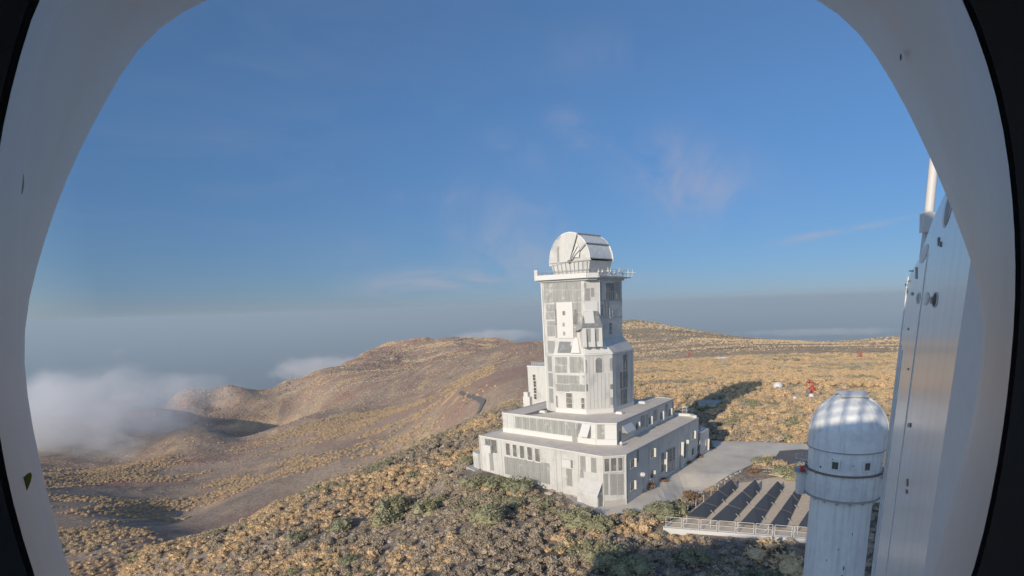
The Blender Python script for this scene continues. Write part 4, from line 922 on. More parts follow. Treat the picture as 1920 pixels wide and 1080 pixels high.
# low edge on the left foot, high edge to the right: solved in yard coordinates
for ri, (nl, nr_, fr, fl) in enumerate(rows):
    A = yloc(*Z5(*nr_), ZY+.1); B = yloc(*Z5(*fr), ZY+.1); Cc = yloc(*Z5(*nl), ZY+1.2); D = yloc(*Z5(*fl), ZY+1.7)
    nseg = 3
    for k in range(nseg):
        f0, f1 = k/nseg+.004, (k+1)/nseg-.004
        def lerp(P, Q, f): return P+(Q-P)*f
        l0, l1 = lerp(A, B, f0), lerp(A, B, f1); h0, h1 = lerp(Cc, D, f0), lerp(Cc, D, f1)
        zl = ZY+.12; zh0 = ZY+1.2+.5*f0; zh1 = ZY+1.2+.5*f1
        q = [yp(*l0, zl), yp(*l1, zl), yp(*h1, zh1), yp(*h0, zh0)]
        mb = MB(); mb.hexa(q, [(x-.02, y, z-.12) for x, y, z in q]); pn = mb.obj('collector_panel', M['solar'], yard)
        fm = MB(); 
        for u, v in ((q[0], q[1]), (q[1], q[2]), (q[2], q[3]), (q[3], q[0])): fm.tube([(u[0], u[1], u[2]+.02), (v[0], v[1], v[2]+.02)], .022, 4)
        fm.obj('frame', M['greydark'], pn)
    for f in (0.0, .33, .66, 1.0):
        l = Cc+(D-Cc)*f; mb = MB(); mb.tube([yp(l[0]-.05, l[1], ZY-.1), yp(l[0]-.05, l[1], ZY+1.35+.5*f)], .05, 4); mb.tube([yp(l[0]-.7, l[1], ZY+.05), yp(l[0]-.05, l[1], ZY+1.0)], .04, 4); mb.obj('support', M['white2'], yard)
    # pipe fittings between rows
    for f in (.15, .5, .85):
        l = A+(B-A)*f; p = yp(l[0]+.45, l[1], ZY); mb = MB(); mb.tube([(p[0], p[1], ZY), (p[0]-.5, p[1]+.3, ZY+.45), (p[0]-.2, p[1]+.9, ZY+.25)], .07, 5); mb.obj('pipe_elbow', M['metal'], yard)

# ================================================================== near solar tower on the right
DN = 48.0
pR = atr(1580, 900, DN); RX, RY = pR[0], pR[1]
near = empty('dome_tower', (RX, RY, -3), 'pale round tower with a white dome and shutter, half in shade, lower right', 'tower')
def zpx(py, px=1590): return float(atr(px, py, DN)[2])
def wpx(a, b, py): return float(np.linalg.norm(atr(a, py, DN)-atr(b, py, DN)))
za, zb_, zc_, zd = zpx(921), zpx(878), zpx(836), zpx(735)
rd = wpx(1519, 1670, 820)/2; rs_ = wpx(1518, 1637, 935)/2; rb = wpx(1520, 1666, 905)/2
axp = lambda z: (RX, RY)
mb = MB(); mb.lathe([(rs_*1.03, -8), (rs_, zpx(1080)), (rs_*.985, za-.05)], 48, (RX, RY)); mb.obj('shaft', M['tower'], near, True)
mb = MB(); mb.lathe([(.1, za-.06), (rb*.985, za-.06), (rb, za+.02), (rb, zb_-.02), (rb*.96, zb_), (.1, zb_)], 56, (RX, RY)); mb.obj('gallery_wall', M['dome'], near, True)
mb = MB(); mb.lathe([(rb*1.0, za-.14), (rb*1.03, za-.14), (rb*1.03, za-.02), (rb*1.0, za-.02)], 56, (RX, RY)); mb.obj('gallery_rim', M['seam'], near, True)
mb = MB(); mb.lathe([(rb*.97, zb_+.002), (rb*1.045, zb_+.002), (rb*1.045, zb_+.11), (rb*.97, zb_+.11)], 56, (RX, RY)); mb.obj('rail_track', M['rust'], near, True)
mb = MB(); mb.lathe([(rd*.955, zb_+.01), (rd*.965, zc_), (rd*.94, zc_)], 56, (RX, RY)); dm_lower = mb.obj('drum', M['dome'], near, True)
H_ = zd-zc_
ZH = zpx(806); H_ = zd-ZH-.12
prof = [(rd*.965, zc_-.02), (rd, zc_+.02), (rd, ZH)]+[(rd*math.cos(a), ZH+H_*math.sin(a)) for a in np.radians(np.arange(4, 91, 5))]
prof[-1] = (.02, prof[-1][1])
mb = MB(); mb.lathe([(r, z) for r, z in prof], 56, (RX, RY)); dm = mb.obj('dome_shell', M['dome'], near, True)
# meridian seams and shutter facing the camera, slightly left
face = math.atan2(-RY, -RX)
def dpt(a, e, k=1.0): return (RX+rd*k*math.cos(e)*math.cos(a), RY+rd*k*math.cos(e)*math.sin(a), ZH+H_*k*math.sin(e))
for da in (-75, -42, -12, 18, 48, 78, 108, -108):
    a = face+deg(da); mb = MB(); mb.tube([dpt(a, deg(e), 1.004) for e in range(2, 80, 6)], .022, 4); mb.obj('seam', M['dome'], dm)
mb = MB(); mb.tube([(RX+rd*1.0*math.cos(face+deg(d)), RY+rd*1.0*math.sin(face+deg(d)), zc_+.03) for d in range(-180, 181, 6)], .045, 5); mb.obj('dome_band', M['seam'], dm)
# shutter: raised slab from the crown towards the front
mb = MB(); 
es = [deg(x) for x in (69, 76, 84, 90, 100, 115, 135, 155)]
def shp(u, e, k):
    a = face+deg(14); f = np.array([math.cos(a), math.sin(a)]); g = np.array([-f[1], f[0]]); c = math.cos(e); p = np.array([RX, RY])+f*rd*k*c+g*u; return (p[0], p[1], ZH+H_*k*math.sin(e))
Ws = .92
vs = []
for e in es: vs += [shp(-Ws, e, 1.0), shp(Ws, e, 1.0), shp(Ws, e, 1.075), shp(-Ws, e, 1.075)]
fs = [(0, 3, 2, 1)]
for i in range(len(es)-1):
    for k in range(4): fs.append((i*4+k, i*4+(k+1) % 4, (i+1)*4+(k+1) % 4, (i+1)*4+k))
n4 = 4*(len(es)-1); fs.append((n4, n4+1, n4+2, n4+3)); mb.add(vs, fs); mb.obj('shutter', M['dome'], near)
mb = MB(); mb.tube([shp(-Ws, es[0], 1.03), shp(Ws, es[0], 1.03)], .06, 5); mb.obj('shutter_edge', M['seam'], near)
for px_ in (1568, 1627):
    al = azel(px_, 858)[0]; # point on the drum surface toward that pixel
    best = None
    for d in np.arange(-80, 80, .5):
        a = face+deg(d); q = (RX+rd*.962*math.cos(a), RY+rd*.962*math.sin(a)); e = abs(math.atan2(q[0], q[1])-al)
        if best is None or e < best[0]: best = (e, a)
    a = best[1]; n_v = np.array([math.cos(a), math.sin(a)]); t_v = np.array([-n_v[1], n_v[0]]); zc2 = zpx(858); c = np.array([RX, RY])+n_v*rd*.955
    def bq(u, z, o): p = c+t_v*u+n_v*o; return (p[0], p[1], z)
    g = MB(); g.hexa([bq(-.24, zc2-.30, 0), bq(.24, zc2-.30, 0), bq(.24, zc2-.30, .09), bq(-.24, zc2-.30, .09)], [bq(-.24, zc2+.3, 0), bq(.24, zc2+.3, 0), bq(.24, zc2+.3, .09), bq(-.24, zc2+.3, .09)]); g = g.obj('window', M['glass'], near)
    f = MB()
    for (u0, u1, z0, z1) in ((-.33, -.22, -.4, .4), (.22, .33, -.4, .4), (-.22, .22, .28, .4), (-.22, .22, -.4, -.28)):
        f.hexa([bq(u0, zc2+z0, .0), bq(u1, zc2+z0, .0), bq(u1, zc2+z0, .15), bq(u0, zc2+z0, .15)], [bq(u0, zc2+z1, .0), bq(u1, zc2+z1, .0), bq(u1, zc2+z1, .15), bq(u0, zc2+z1, .15)])
    f.obj('frame', M['white2'], g)
# brackets below the gallery, small bolts on the rim, balcony at the left with rails
for d in range(-84, 96, 24):
    a = face+deg(d+6); n_v = np.array([math.cos(a), math.sin(a)]); mb = MB(); p = np.array([RX, RY])
    t_v = np.array([-n_v[1], n_v[0]])*.06
    q = [(*(p+n_v*rs_*.99-t_v), za-.08), (*(p+n_v*rb*1.0-t_v), za-.08), (*(p+n_v*rs_*.99-t_v), za-.55)]; q2 = [(x+2*t_v[0], y+2*t_v[1], z) for x, y, z in q]
    mb.add(q+q2, [(0, 1, 2), (3, 5, 4), (0, 3, 4, 1), (1, 4, 5, 2), (2, 5, 3, 0)]); mb.obj('bracket', M['tower'], near)
for d in range(-90, 96, 15):
    a = face+deg(d); p = (RX+rb*1.03*math.cos(a), RY+rb*1.03*math.sin(a)); mb = MB(); mb.tube([(p[0], p[1], zb_-.15), (p[0], p[1], zb_-.01)], .05, 5); mb.obj('bolt', M['tower'], near)
for sgn, pxm in ((-1, 1505), (1, 1682)):
    g = np.array([-math.sin(face), math.cos(face)]); f = np.array([math.cos(face), math.sin(face)])
    g = g if (g[0] > 0) == (sgn > 0) else -g
    c = np.array([RX, RY]); zB = zb_-.35 if sgn < 0 else zb_-.2
    ptsb = [c+g*(rb*.9)+f*1.2, c+g*(rb+.75)+f*1.0, c+g*(rb+.85)-f*.6, c+g*(rb*.9)-f*1.6]
    mb = MB(); mb.prism([tuple(p) for p in ptsb], zB-.08, zB); b = mb.obj('balcony', M['metal'], near)
    mb = MB(); railing(mb, ptsb, 1.1, zB, .5, .022, (.35, .7, 1.0)); mb.obj('railing', M['metal'] if sgn > 0 else M['white2'], b)
    if sgn < 0:
        mb = MB(); q = c+g*(rb+.25)+f*.6; mb.prism([(q[0]-.3, q[1]-.3), (q[0]+.3, q[1]-.3), (q[0]+.3, q[1]+.3), (q[0]-.3, q[1]+.3)], za-.35, zB-.09); mb.obj('duct', M['white2'], near)
        mb = MB(); q = c+g*(rb+.2)+f*1.0; mb.prism([(q[0]-.16, q[1]-.14), (q[0]+.16, q[1]-.14), (q[0]+.16, q[1]+.14), (q[0]-.16, q[1]+.14)], zB+.05, zB+.5); mb.obj('fire_box', M['red'], near)
    else:
        mb = MB(); q = c+g*(rb*.97)+f*.3; mb.prism([(q[0]-.35, q[1]-.2), (q[0]+.35, q[1]-.2), (q[0]+.35, q[1]+.2), (q[0]-.35, q[1]+.2)], za-.5, za+.25); mb.obj('duct', M['dome'], near)
# grime spots on the shaft
for (px_, py_, w_, h_) in ((1581, 1060, .10, .16), (1584, 1045, .06, .22), (1574, 1010, .05, .06), (1596, 1070, .04, .05), (1540, 862, .10, .10), (1557, 797, .05, .05), (1553, 820, .04, .05), (1563, 846, .06, .05), (1602, 858, .05, .06), (1620, 820, .04, .04), (1568, 812, .03, .04), (1552, 1030, .04, .07), (1600, 985, .03, .10)):
    best = None; al = azel(px_, py_)[0]; rr_ = rs_*1.0 if py_ > 930 else rd*.962
    for d in np.arange(-85, 85, .5):
        a = face+deg(d); q = (RX+rr_*math.cos(a), RY+rr_*math.sin(a)); e = abs(math.atan2(q[0], q[1])-al)
        if best is None or e < best[0]: best = (e, a)
    a = best[1]; zc2 = zpx(py_, px_); n_v = np.array([math.cos(a), math.sin(a), 0]); t_v = np.array([-n_v[1], n_v[0], 0]); c = np.array([RX, RY, zc2])+n_v*(rr_*1.0)
    q = [tuple(c+t_v*w_*math.cos(k*.9)*(.7+.3*math.sin(k*5))+np.array([0, 0, 1])*h_*math.sin(k*.9)) for k in range(7)]; q2 = [tuple(np.array(p)+n_v*.035) for p in q]
    mb = MB(); mb.add(q+q2, [tuple(range(7)), tuple(range(13, 6, -1))]+[(i, (i+1) % 7, 7+(i+1) % 7, 7+i) for i in range(7)]); mb.obj('grime_patch', M['stainspot'], near)

# ================================================================== own building behind the camera (unseen; outline shaped to cast the shade at lower right)
own = empty('observatory_block', (0, -12, -6), 'pale observatory building behind the viewpoint, with a railed flat roof', 'building')
mb = MB(); mb.box(-11.2, -4.4, -20, -1.3, -8, 42.2); mb.box(-4.4, 18, -20, -1.31, -8, 39.4); mb.obj('wall', M['tower'], own)
mb = MB(); mb.box(-43.5, -11.2, -22, -1.3, -8, 31.0); mb.obj('wing_wall', M['tower'], own)
mb = MB(); mb.box(-43.6, -11.2, -22.1, -1.2, 31.0, 31.3); mb.obj('wing_roof', M['roof'], own)
mb = MB(); mb.box(-34, -27, -14, -6, 31.3, 34.2); mb.box(-20, -16, -12, -7, 31.3, 35.0); mb.obj('shade_block', M['white2'], own)  # unseen rooftop blocks added to make the cast shadow's edge jagged
mb = MB()
for (cx_, h_) in ((-38, 2.4), (-24, 1.6)): mb.lathe([(2.4, 31.3), (2.4, 31.3+h_*.4), (1.9, 31.3+h_*.8), (.9, 31.3+h_*1.15), (.02, 31.3+h_*1.25)], 20, (cx_, -8))
mb.obj('shade_dome', M['dome'], own, True)  # unseen domes, added to roughen the same shadow edge
mb = MB(); railing(mb, [(-43.3, -1.5), (-11.3, -1.5)], 1.2, 31.3, 1.6, .05); mb.obj('railing', M['metal'], own)
mb = MB()
for x in np.arange(-11.0, -4.4, 1.3): mb.box(x-.09, x+.09, -1.6, -1.4, 42.2, 45.2)
for z in (43.0, 43.8, 44.6): mb.tube([(-11, -1.5, z), (-4.5, -1.5, z)], .07, 5)
mb.obj('lattice_rail', M['metal'], own)
mb = MB(); mb.box(-11, -5, -19.9, -16, 42.2, 45.5); mb.obj('stair_house', M['tower'], own)

# ================================================================== jutting panel wall at the right edge
TH = R_(27.9); PW = .33
pd = np.array([math.sin(TH), math.cos(TH), 0]); pn = np.array([-pd[1], pd[0], 0])     # pn points to the left, towards the view
P0 = CAM-pn*PW
def pw(px, py, off=0.0):
    d = ray(px, py); k = ((P0-CAM) @ pn)/(d @ pn); return CAM+d*k+pn*off
outl = [(1647, 1080), (1700, 600), (1698, 525), (1722, 490), (1748, 415), (1779, 345), (1800, 405), (1811, 500), (1812, 600), (1747, 1080)]
pw_ = empty('panel_wall', tuple(pw(1700, 600)*[1, 1, 0]+[0, 0, 24]), 'polished white panel wall with portholes jutting out along the right edge', 'wall')
def poly_slab(pts3, nrm, thick, name, material, parent, smooth_=False):
    n = len(pts3); mb = MB(); mb.add([tuple(p) for p in pts3]+[tuple(np.array(p)-np.array(nrm)*thick) for p in pts3], [tuple(range(n)), tuple(range(2*n-1, n-1, -1))]+[(i, (i+1) % n, n+(i+1) % n, n+i) for i in range(n)])
    return mb.obj(name, material, parent, smooth_)
far_t, near_t = pw(1699, 560), pw(1824, 600)
rF = math.hypot(*far_t[:2]); rN = math.hypot(*near_t[:2]); zb0 = ZC-10
# main face: vertical ends, top edge through the traced corners
fx, nx_ = far_t[:2], near_t[:2]
top = [pw(1698, 525), pw(1722, 488), pw(1748, 415), pw(1779, 347)]
face_pts = [(fx[0], fx[1], zb0), (fx[0], fx[1], top[0][2])]+[tuple(t) for t in top[1:]]+[(*(np.array(top[3][:2])+(nx_-np.array(top[3][:2]))*.5), top[3][2]+.12), (nx_[0], nx_[1], top[3][2]+.10), (nx_[0], nx_[1], zb0)]
main_face = poly_slab(face_pts, pn, .05, 'main_panel', M['panelwall'], pw_)
# return face nearer the lens, then a back frame
rt = atr(1905, 600, rN*.90); d2 = np.array([rt[0]-nx_[0], rt[1]-nx_[1], 0]); L2 = np.linalg.norm(d2); d2 /= L2; n2 = np.array([-d2[1], d2[0], 0]); n2 = n2 if n2[1] < 0 else -n2
e0 = np.array([nx_[0], nx_[1], 0])+d2*.012
poly_slab([(*(e0[:2]), zb0), (*(e0[:2]), top[3][2]+.09), (*((e0+d2*1.2)[:2]), top[3][2]+.30), (*((e0+d2*1.2)[:2]), zb0)], n2, .05, 'return_panel', M['shroud'], pw_)
mb = MB(); mb.tube([(*e0[:2], zb0), (*e0[:2], top[3][2]+.1)], .012, 6); mb.obj('edge_bead', M['metal'], pw_)
def ported(px, py, w, h, name, material, thick=.012, tilt=0):
    c = pw(px, py, .002); cx2 = pw(px+w/2, py, .002); u = np.linalg.norm(cx2-c); v = abs(pw(px, py-h/2, .002)[2]-c[2])
    n = 18; ps = [c+pd*u*math.cos(2*math.pi*k/n)+np.array([0, 0, 1])*v*math.sin(2*math.pi*k/n) for k in range(n)]
    return poly_slab([p+pn*thick for p in ps], pn, thick, name, material, pw_)
for (px, py, w, h, mt) in ((1777, 393, 15, 50, 'shroud'), (1732, 477, 15, 25, 'shroud'), (1722, 559, 8, 22, 'shroud'), (1737, 560, 11, 25, 'shroud'), (1753, 562, 12, 30, 'shroud')):
    ported(px, py, w, h, 'porthole_rim', M[mt], .004)
for (px, py, w, h, mt) in ((1778, 394, 8, 43, 'greydark'), (1732, 477, 11, 20, 'tower'), (1722, 559, 5, 18, 'greydark'), (1737, 560, 8, 20, 'dome'), (1754, 562, 7, 26, 'black')):
    ported(px, py, w, h, 'porthole', M[mt], .007)
def rectp(px, py, w, h, name, material, thick=.012):
    ps = [pw(px-w/2, py+h/2), pw(px+w/2, py+h/2), pw(px+w/2, py-h/2), pw(px-w/2, py-h/2)]; poly_slab([p+pn*thick for p in ps], pn, thick*.9, name, material, pw_)
for q in ((1719, 512, 3, 22), (1761, 453, 2, 16), (1765, 458, 1.6, 10), (1748, 563, 4, 13), (1711, 551, 4, 6), (1701, 545, 3, 9), (1700, 534, 5, 5), (1704, 527, 6, 2), (1709, 508, 7, 3), (1703, 617, 2.5, 4), (1703, 692, 2.5, 4), (1706, 797, 5, 8), (1702, 905, 2.5, 14), (1701, 922, 2.5, 8)):
    rectp(*q, 'clip', M['greydark'])
for x in (1724,):
    a, b = pw(x, 600), pw(x, 700); mb = MB(); a2 = a+pn*.004; mb.tube([(a2[0], a2[1], zb0), (a2[0], a2[1], pw(x, 490)[2]-.02)], .010, 5); mb.obj('seam', M['dome'], pw_)
mb = MB(); f0 = far_t+pn*.01; mb.tube([(f0[0], f0[1], zb0), (f0[0], f0[1], top[0][2])], .02, 6); mb.obj('end_bead', M['dome'], pw_)
for k_ in (.10, .22):
    q = far_t+(near_t-far_t)*k_+pn*.006; mb = MB(); mb.tube([(q[0], q[1], zb0), (q[0], q[1], ZC-1.2)], .028, 6); mb.obj('vertical_rib', M['dome'], pw_)
# pole behind the wall
pp0, pp1 = atr(1739, 425, 12.5), atr(1756, 255, 12.9)
pole = empty('white_pole', tuple(pp0*[1, 1, 1]-[0, 0, 2.0]), 'leaning white tube with a bracket foot rising behind the panel wall', 'pole')
mb = MB(); mb.tube([tuple(pp0), tuple(pp1), tuple(pp1+(pp1-pp0)*.5)], .075, 14); mb.obj('tube', M['white2'], pole, True)
a_ = [atr(1732, 400, 12.3), atr(1731, 436, 12.3), atr(1741, 434, 12.3), atr(1754, 398, 12.3), atr(1744, 396, 12.3)]; poly_slab(a_, (0, -1, 0), .12, 'foot', M['white2'], pole)
mb = MB(); mb.tube([tuple(pp0), tuple(pp0-[0, 0, 2.0])], .07, 8); mb.obj('stub', M['white2'], pole)

# ================================================================== weather shroud round the lens
def loop(pts, dist, N=96):
    cx_, cy_ = 960, 560; P = sorted([(math.atan2(y-cy_, x-cx_), x, y) for x, y in pts]); out = []
    A = np.array([p[0] for p in P]); X_ = np.array([p[1] for p in P]); Y_ = np.array([p[2] for p in P])
    rad = np.hypot(X_-cx_, Y_-cy_)
    A3 = np.r_[A-2*np.pi, A, A+2*np.pi]; R3 = np.r_[rad, rad, rad]; Xx = np.r_[X_, X_, X_]; Yy = np.r_[Y_, Y_, Y_]
    for k in range(N):
        a = -math.pi+2*math.pi*k/N
        i = np.searchsorted(A3, a)-1; a0_, a1_ = A3[i], A3[i+1]
        # intersect the ray with the chord, so straight edges stay straight
        x0, y0, x1, y1 = Xx[i]-cx_, Yy[i]-cy_, Xx[i+1]-cx_, Yy[i+1]-cy_; c, s_ = math.cos(a), math.sin(a)
        den = c*(y1-y0)-s_*(x1-x0); t = (x0*(y1-y0)-y0*(x1-x0))/den if abs(den) > 1e-9 else math.hypot(x0, y0)
        out.append((cx_+c*t, cy_+s_*t))
    out = np.array(out); 
    for _ in range(2): out = (np.roll(out, 1, 0)+2*out+np.roll(out, -1, 0))/4
    res = []
    for x, y in out:
        d = ray(x, y); res.append(CAM+d*dist/(d @ fwd))
    return np.array(res)
OPEN = [(390, -4), (320, 28), (258, 84), (220, 150), (175, 230), (130, 318), (92, 420), (58, 535), (41, 615), (44, 700), (58, 790), (75, 870), (100, 970), (130, 1080), (175, 1200), (300, 1400), (600, 1560), (960, 1600), (1300, 1560), (1560, 1420), (1690, 1210), (1745, 1080),
        (1790, 930), (1822, 800), (1842, 690), (1850, 590), (1848, 570), (1828, 505), (1800, 430), (1770, 352), (1735, 275), (1700, 200), (1668, 145), (1635, 88), (1592, 32), (1530, -6), (1400, -60), (1200, -95), (960, -105), (700, -90), (520, -50)]
CREASE = [(160, -60), (118, 30), (90, 110), (66, 200), (50, 290), (41, 380), (37, 470), (30, 600), (28, 700), (38, 800), (55, 900), (90, 1020), (112, 1085), (150, 1210), (280, 1430), (600, 1620), (960, 1660), (1300, 1620), (1580, 1450), (1720, 1210), (1768, 1080),
          (1812, 930), (1842, 800), (1858, 680), (1860, 590), (1852, 480), (1842, 380), (1828, 270), (1806, 160), (1782, 80), (1752, 10), (1690, -90), (1500, -200), (1200, -240), (960, -250), (600, -235), (330, -160)]
EDGE = [(95, -70), (68, 0), (46, 70), (24, 155), (4, 235), (-10, 330), (-20, 450), (-22, 600), (-15, 720), (0, 830), (22, 940), (45, 1020), (66, 1085), (110, 1210), (240, 1450), (600, 1680), (960, 1720), (1300, 1680), (1600, 1490), (1760, 1240), (1826, 1080),
        (1856, 950), (1878, 830), (1894, 700), (1905, 570), (1904, 440), (1892, 300), (1874, 195), (1848, 105), (1808, 0), (1770, -80), (1560, -260), (1200, -330), (960, -340), (600, -320), (270, -220)]
LE, LC, LO = loop(EDGE, .155), loop(CREASE, .30), loop(OPEN, .46)
N_ = len(LE); cen = CAM+fwd*.3
def out_(L, k): c = L.mean(0); return L+(L-c)/np.linalg.norm(L-c, axis=1)[:, None]*k
rings = [LE, LE*.7+LC*.3+0, LC, LC*.5+LO*.5, LO, out_(LO, .010)+fwd*.004, out_(LO, .018)-fwd*.004, out_(LC, .02), out_(LE, .022)-fwd*.005, LE]
hood = empty('camera_shroud', tuple(CAM+fwd*.155-upv*.15), 'grey white moulded shroud framing the view with a rounded opening', 'camera housing')
mb = MB(); vs = [tuple(p) for rg in rings[:-1] for p in rg]; fs = []
nr_ = len(rings)-1
for j in range(nr_):
    for i in range(N_): fs.append((j*N_+i, j*N_+(i+1) % N_, ((j+1) % nr_)*N_+(i+1) % N_, ((j+1) % nr_)*N_+i))
mb.add(vs, fs); mb.obj('shell', M['shroud'], hood, True)
# black lens tube closing the shroud behind
LB, LB2 = LE*1.0-fwd*.002, LE-fwd*.21; LBo = out_(LE, .03)-fwd*.002; LB2o = out_(LE, .03)-fwd*.215
LB2 = LB2+(LB2.mean(0)-LB2)*-.02
mb = MB(); vs = [tuple(p) for rg in (LB2, LB, LBo, LB2o) for p in rg]; fs = []
for j in range(4):
    for i in range(N_): fs.append((j*N_+i, j*N_+(i+1) % N_, ((j+1) % 4)*N_+(i+1) % N_, ((j+1) % 4)*N_+i))
mb.add(vs, fs); mb.obj('lens_tube', M['black'], hood, True)
mb = MB(); mb.add([tuple(p-fwd*.005) for p in LB2o], [tuple(range(N_))]); mb.add([tuple(p-fwd*.06) for p in LB2o], [tuple(range(N_))]); mb.obj('back_plate', M['black'], hood)
# small marks on the inner face of the shroud, the yellow one a painted highlight
def mark(px, py, dist, w, h, material, name, tilt=0):
    c = CAM+ray(px, py)*dist/(ray(px, py) @ fwd); n = -ray(px, py); u = np.cross(n, upv); u /= np.linalg.norm(u); v = np.cross(u, n)
    u2 = u*math.cos(tilt)+v*math.sin(tilt); v2 = -u*math.sin(tilt)+v*math.cos(tilt)
    ps = [c+u2*w*math.cos(k*math.pi/6)+v2*h*math.sin(k*math.pi/6) for k in range(12)]; poly_slab(ps, n, .003, name, material, hood)
mark(41, 918, .232, .0016, .0075, M['yellow'], 'shroud_mark', .35)
mark(1689, 107, .385, .0006, .0020, M['greydark'], 'shroud_mark'); mark(40, 340, .28, .0010, .006, M['tower'], 'shroud_mark')

# ================================================================== distant fittings on the plateau
def gp(px, py): p = hit(px, py); return p if p is not None else atz(px, py, 0)
p = gp(1458, 731); D_ = empty('small_dome', tuple(p), 'small white round dome standing alone on the ochre plateau', 'dome')
mb = MB(); mb.lathe([(.02, 0), (1.7, 0), (1.7, 1.4), (1.62, 1.4)], 20, p[:2]); mb = MB().add([(x, y, z+p[2]-.3) for x, y, z in mb.v], mb.f); mb.obj('drum', M['white2'], D_, True)
mb = MB(); mb.lathe([(1.85*math.cos(a), p[2]+1.2+1.9*math.sin(a)) for a in np.radians(range(0, 90, 12))]+[(.02, p[2]+3.1)], 20, p[:2]); mb.obj('cap', M['white2'], D_, True)
mb = MB(); a, b = (p[0]-.9, p[1]-1.7), (p[0]-.2, p[1]-1.9); mb.box(p[0]-1.2, p[0]-.3, p[1]-1.95, p[1]-1.7, p[2]+.2, p[2]+1.5); mb.obj('door', M['greydark'], D_)
def red_frame(px, py, s, label, seed):
    """red steel antenna mount: a braced tripod carrying an open dish frame"""
    p = gp(px, py); r = random.Random(seed); e = empty('red_telescope', tuple(p), label, 'telescope')
    q = lambda x, y, z: (p[0]+x*s, p[1]+y*s, p[2]+z*s)
    for (x, y) in ((-1.6, -1), (1.6, -1), (0, 1.6)): mb = MB(); mb.tube([q(x, y, -.3), q(0, 0, 2.4)], .20*s, 6); mb.obj('leg', M['red'], e)
    mb = MB(); mb.tube([q(-1.6, -1, .3), q(1.6, -1, .3), q(0, 1.6, .3), q(-1.6, -1, .3)], .14*s, 5); mb.obj('base_frame', M['red'], e)
    mb = MB(); mb.tube([q(0, 0, 2.2), q(.3, 0, 3.0)], .4*s, 8); mb.obj('yoke', M['red'], e)
    for k in range(8):
        a = k*math.pi/4; mb = MB(); mb.tube([q(.3, 0, 3.1), q(.3-.9+1.5*math.cos(a), .3+.5*math.sin(a), 4.0+1.9*math.sin(a)*.8)], .11*s, 5); mb.obj('dish_rib', M['red'], e)
    mb = MB(); mb.tube([q(-.6+1.5*math.cos(k*math.pi/6), .3+.5*math.sin(k*math.pi/6), 4.0+1.9*math.sin(k*math.pi/6)*.8) for k in range(13)], .13*s, 5); mb.obj('dish_ring', M['red'], e)
    mb = MB(); mb.tube([q(.5, 0, 2.8), q(2.2, .3, 1.0), q(2.6, .3, .6)], .28*s, 6); mb.obj('counterweight_arm', M['red'], e)
    mb = MB(); mb.box(q(-1.9, 0, 0)[0], q(-.7, 0, 0)[0], q(0, -.4, 0)[1], q(0, .5, 0)[1], q(0, 0, .9)[2], q(0, 0, 2.3)[2]); mb.obj('cabinet', M['greydark'], e)
red_frame(1521, 741, .95, 'nearest red steel telescope mount, left of the near white dome', 1)
red_frame(1612, 674, 1.35, 'small red telescope mount far off on the ochre plain near the right edge', 2)
red_frame(1292, 667, 1.1, 'faint red frame far off, just right of the tall telescope tower', 3)
for px, py, r_, lab in ((1490, 749, .75, 'small white round tank left of the nearest red mount'), (1521, 745, .95, 'small white round tank at the foot of the nearest red mount')):
    p = gp(px, py); mb = MB(); mb.lathe([(.02, p[2]-.2), (r_, p[2]-.2), (r_, p[2]+r_*.7), (r_*.75, p[2]+r_*1.3), (.02, p[2]+r_*1.5)], 14, p[:2]); o = mb.obj('white_tank', M['white2'], smooth=True); tag(o, lab, 'tank')
p = gp(1352, 676); t_ = empty('white_container', tuple(p), 'long white container lying far off on the plateau', 'container'); mb = MB(); mb.box(p[0]-5.5, p[0]+5.5, p[1]-2, p[1]+2, p[2]-.3, p[2]+3.2); mb.obj('body', M['white2'], t_); mb = MB(); mb.box(p[0]-5.6, p[0]+5.6, p[1]-2.1, p[1]+2.1, p[2]+3.2, p[2]+3.5); mb.obj('roof', M['metal'], t_)
mb = MB(); mb.box(p[0]-.8, p[0]+.8, p[1]-2.08, p[1]-2.0, p[2]-.2, p[2]+2.4); mb.obj('door', M['greydark'], t_)
# flat-roofed hut in the tower's shadow
p = gp(1330, 765); h_ = empty('low_hut', tuple(p), 'low grey hut with a pale slab beside the tower shadow', 'hut')
def hq(x, y, z): return (p[0]+x*.86+y*.5, p[1]-x*.5+y*.86, p[2]+z)
mb = MB(); mb.hexa([hq(-3.0, -2.4, -.5), hq(3.0, -2.4, -.5), hq(3.0, 2.4, -.5), hq(-3.0, 2.4, -.5)], [hq(-3.0, -2.4, 2.0), hq(3.0, -2.4, 2.0), hq(3.0, 2.4, 2.0), hq(-3.0, 2.4, 2.0)]); mb.obj('wall', M['concrete'], h_)
mb = MB(); mb.hexa([hq(-3.3, -2.7, 2.0), hq(3.3, -2.7, 2.0), hq(3.3, 2.7, 2.0), hq(-3.3, 2.7, 2.0)], [hq(-3.3, -2.7, 2.2), hq(3.3, -2.7, 2.2), hq(3.3, 2.7, 2.2), hq(-3.3, 2.7, 2.2)]); mb.obj('roof', M['concrete'], h_)
mb = MB(); mb.hexa([hq(-6.2, -4.4, -.6), hq(2.2, -4.6, -.6), hq(2.2, -2.8, -.6), hq(-4.5, -2.8, -.6)], [hq(-6.2, -4.4, .35), hq(2.2, -4.6, .35), hq(2.2, -2.8, .35), hq(-4.5, -2.8, .35)]); mb.obj('slab', M['concrete'], h_)
mb = MB(); mb.hexa([hq(-.6, -2.45, 0), hq(.3, -2.45, 0), hq(.3, -2.39, 0), hq(-.6, -2.39, 0)], [hq(-.6, -2.45, 1.7), hq(.3, -2.45, 1.7), hq(.3, -2.39, 1.7), hq(-.6, -2.39, 1.7)]); mb.obj('door', M['greydark'], h_)
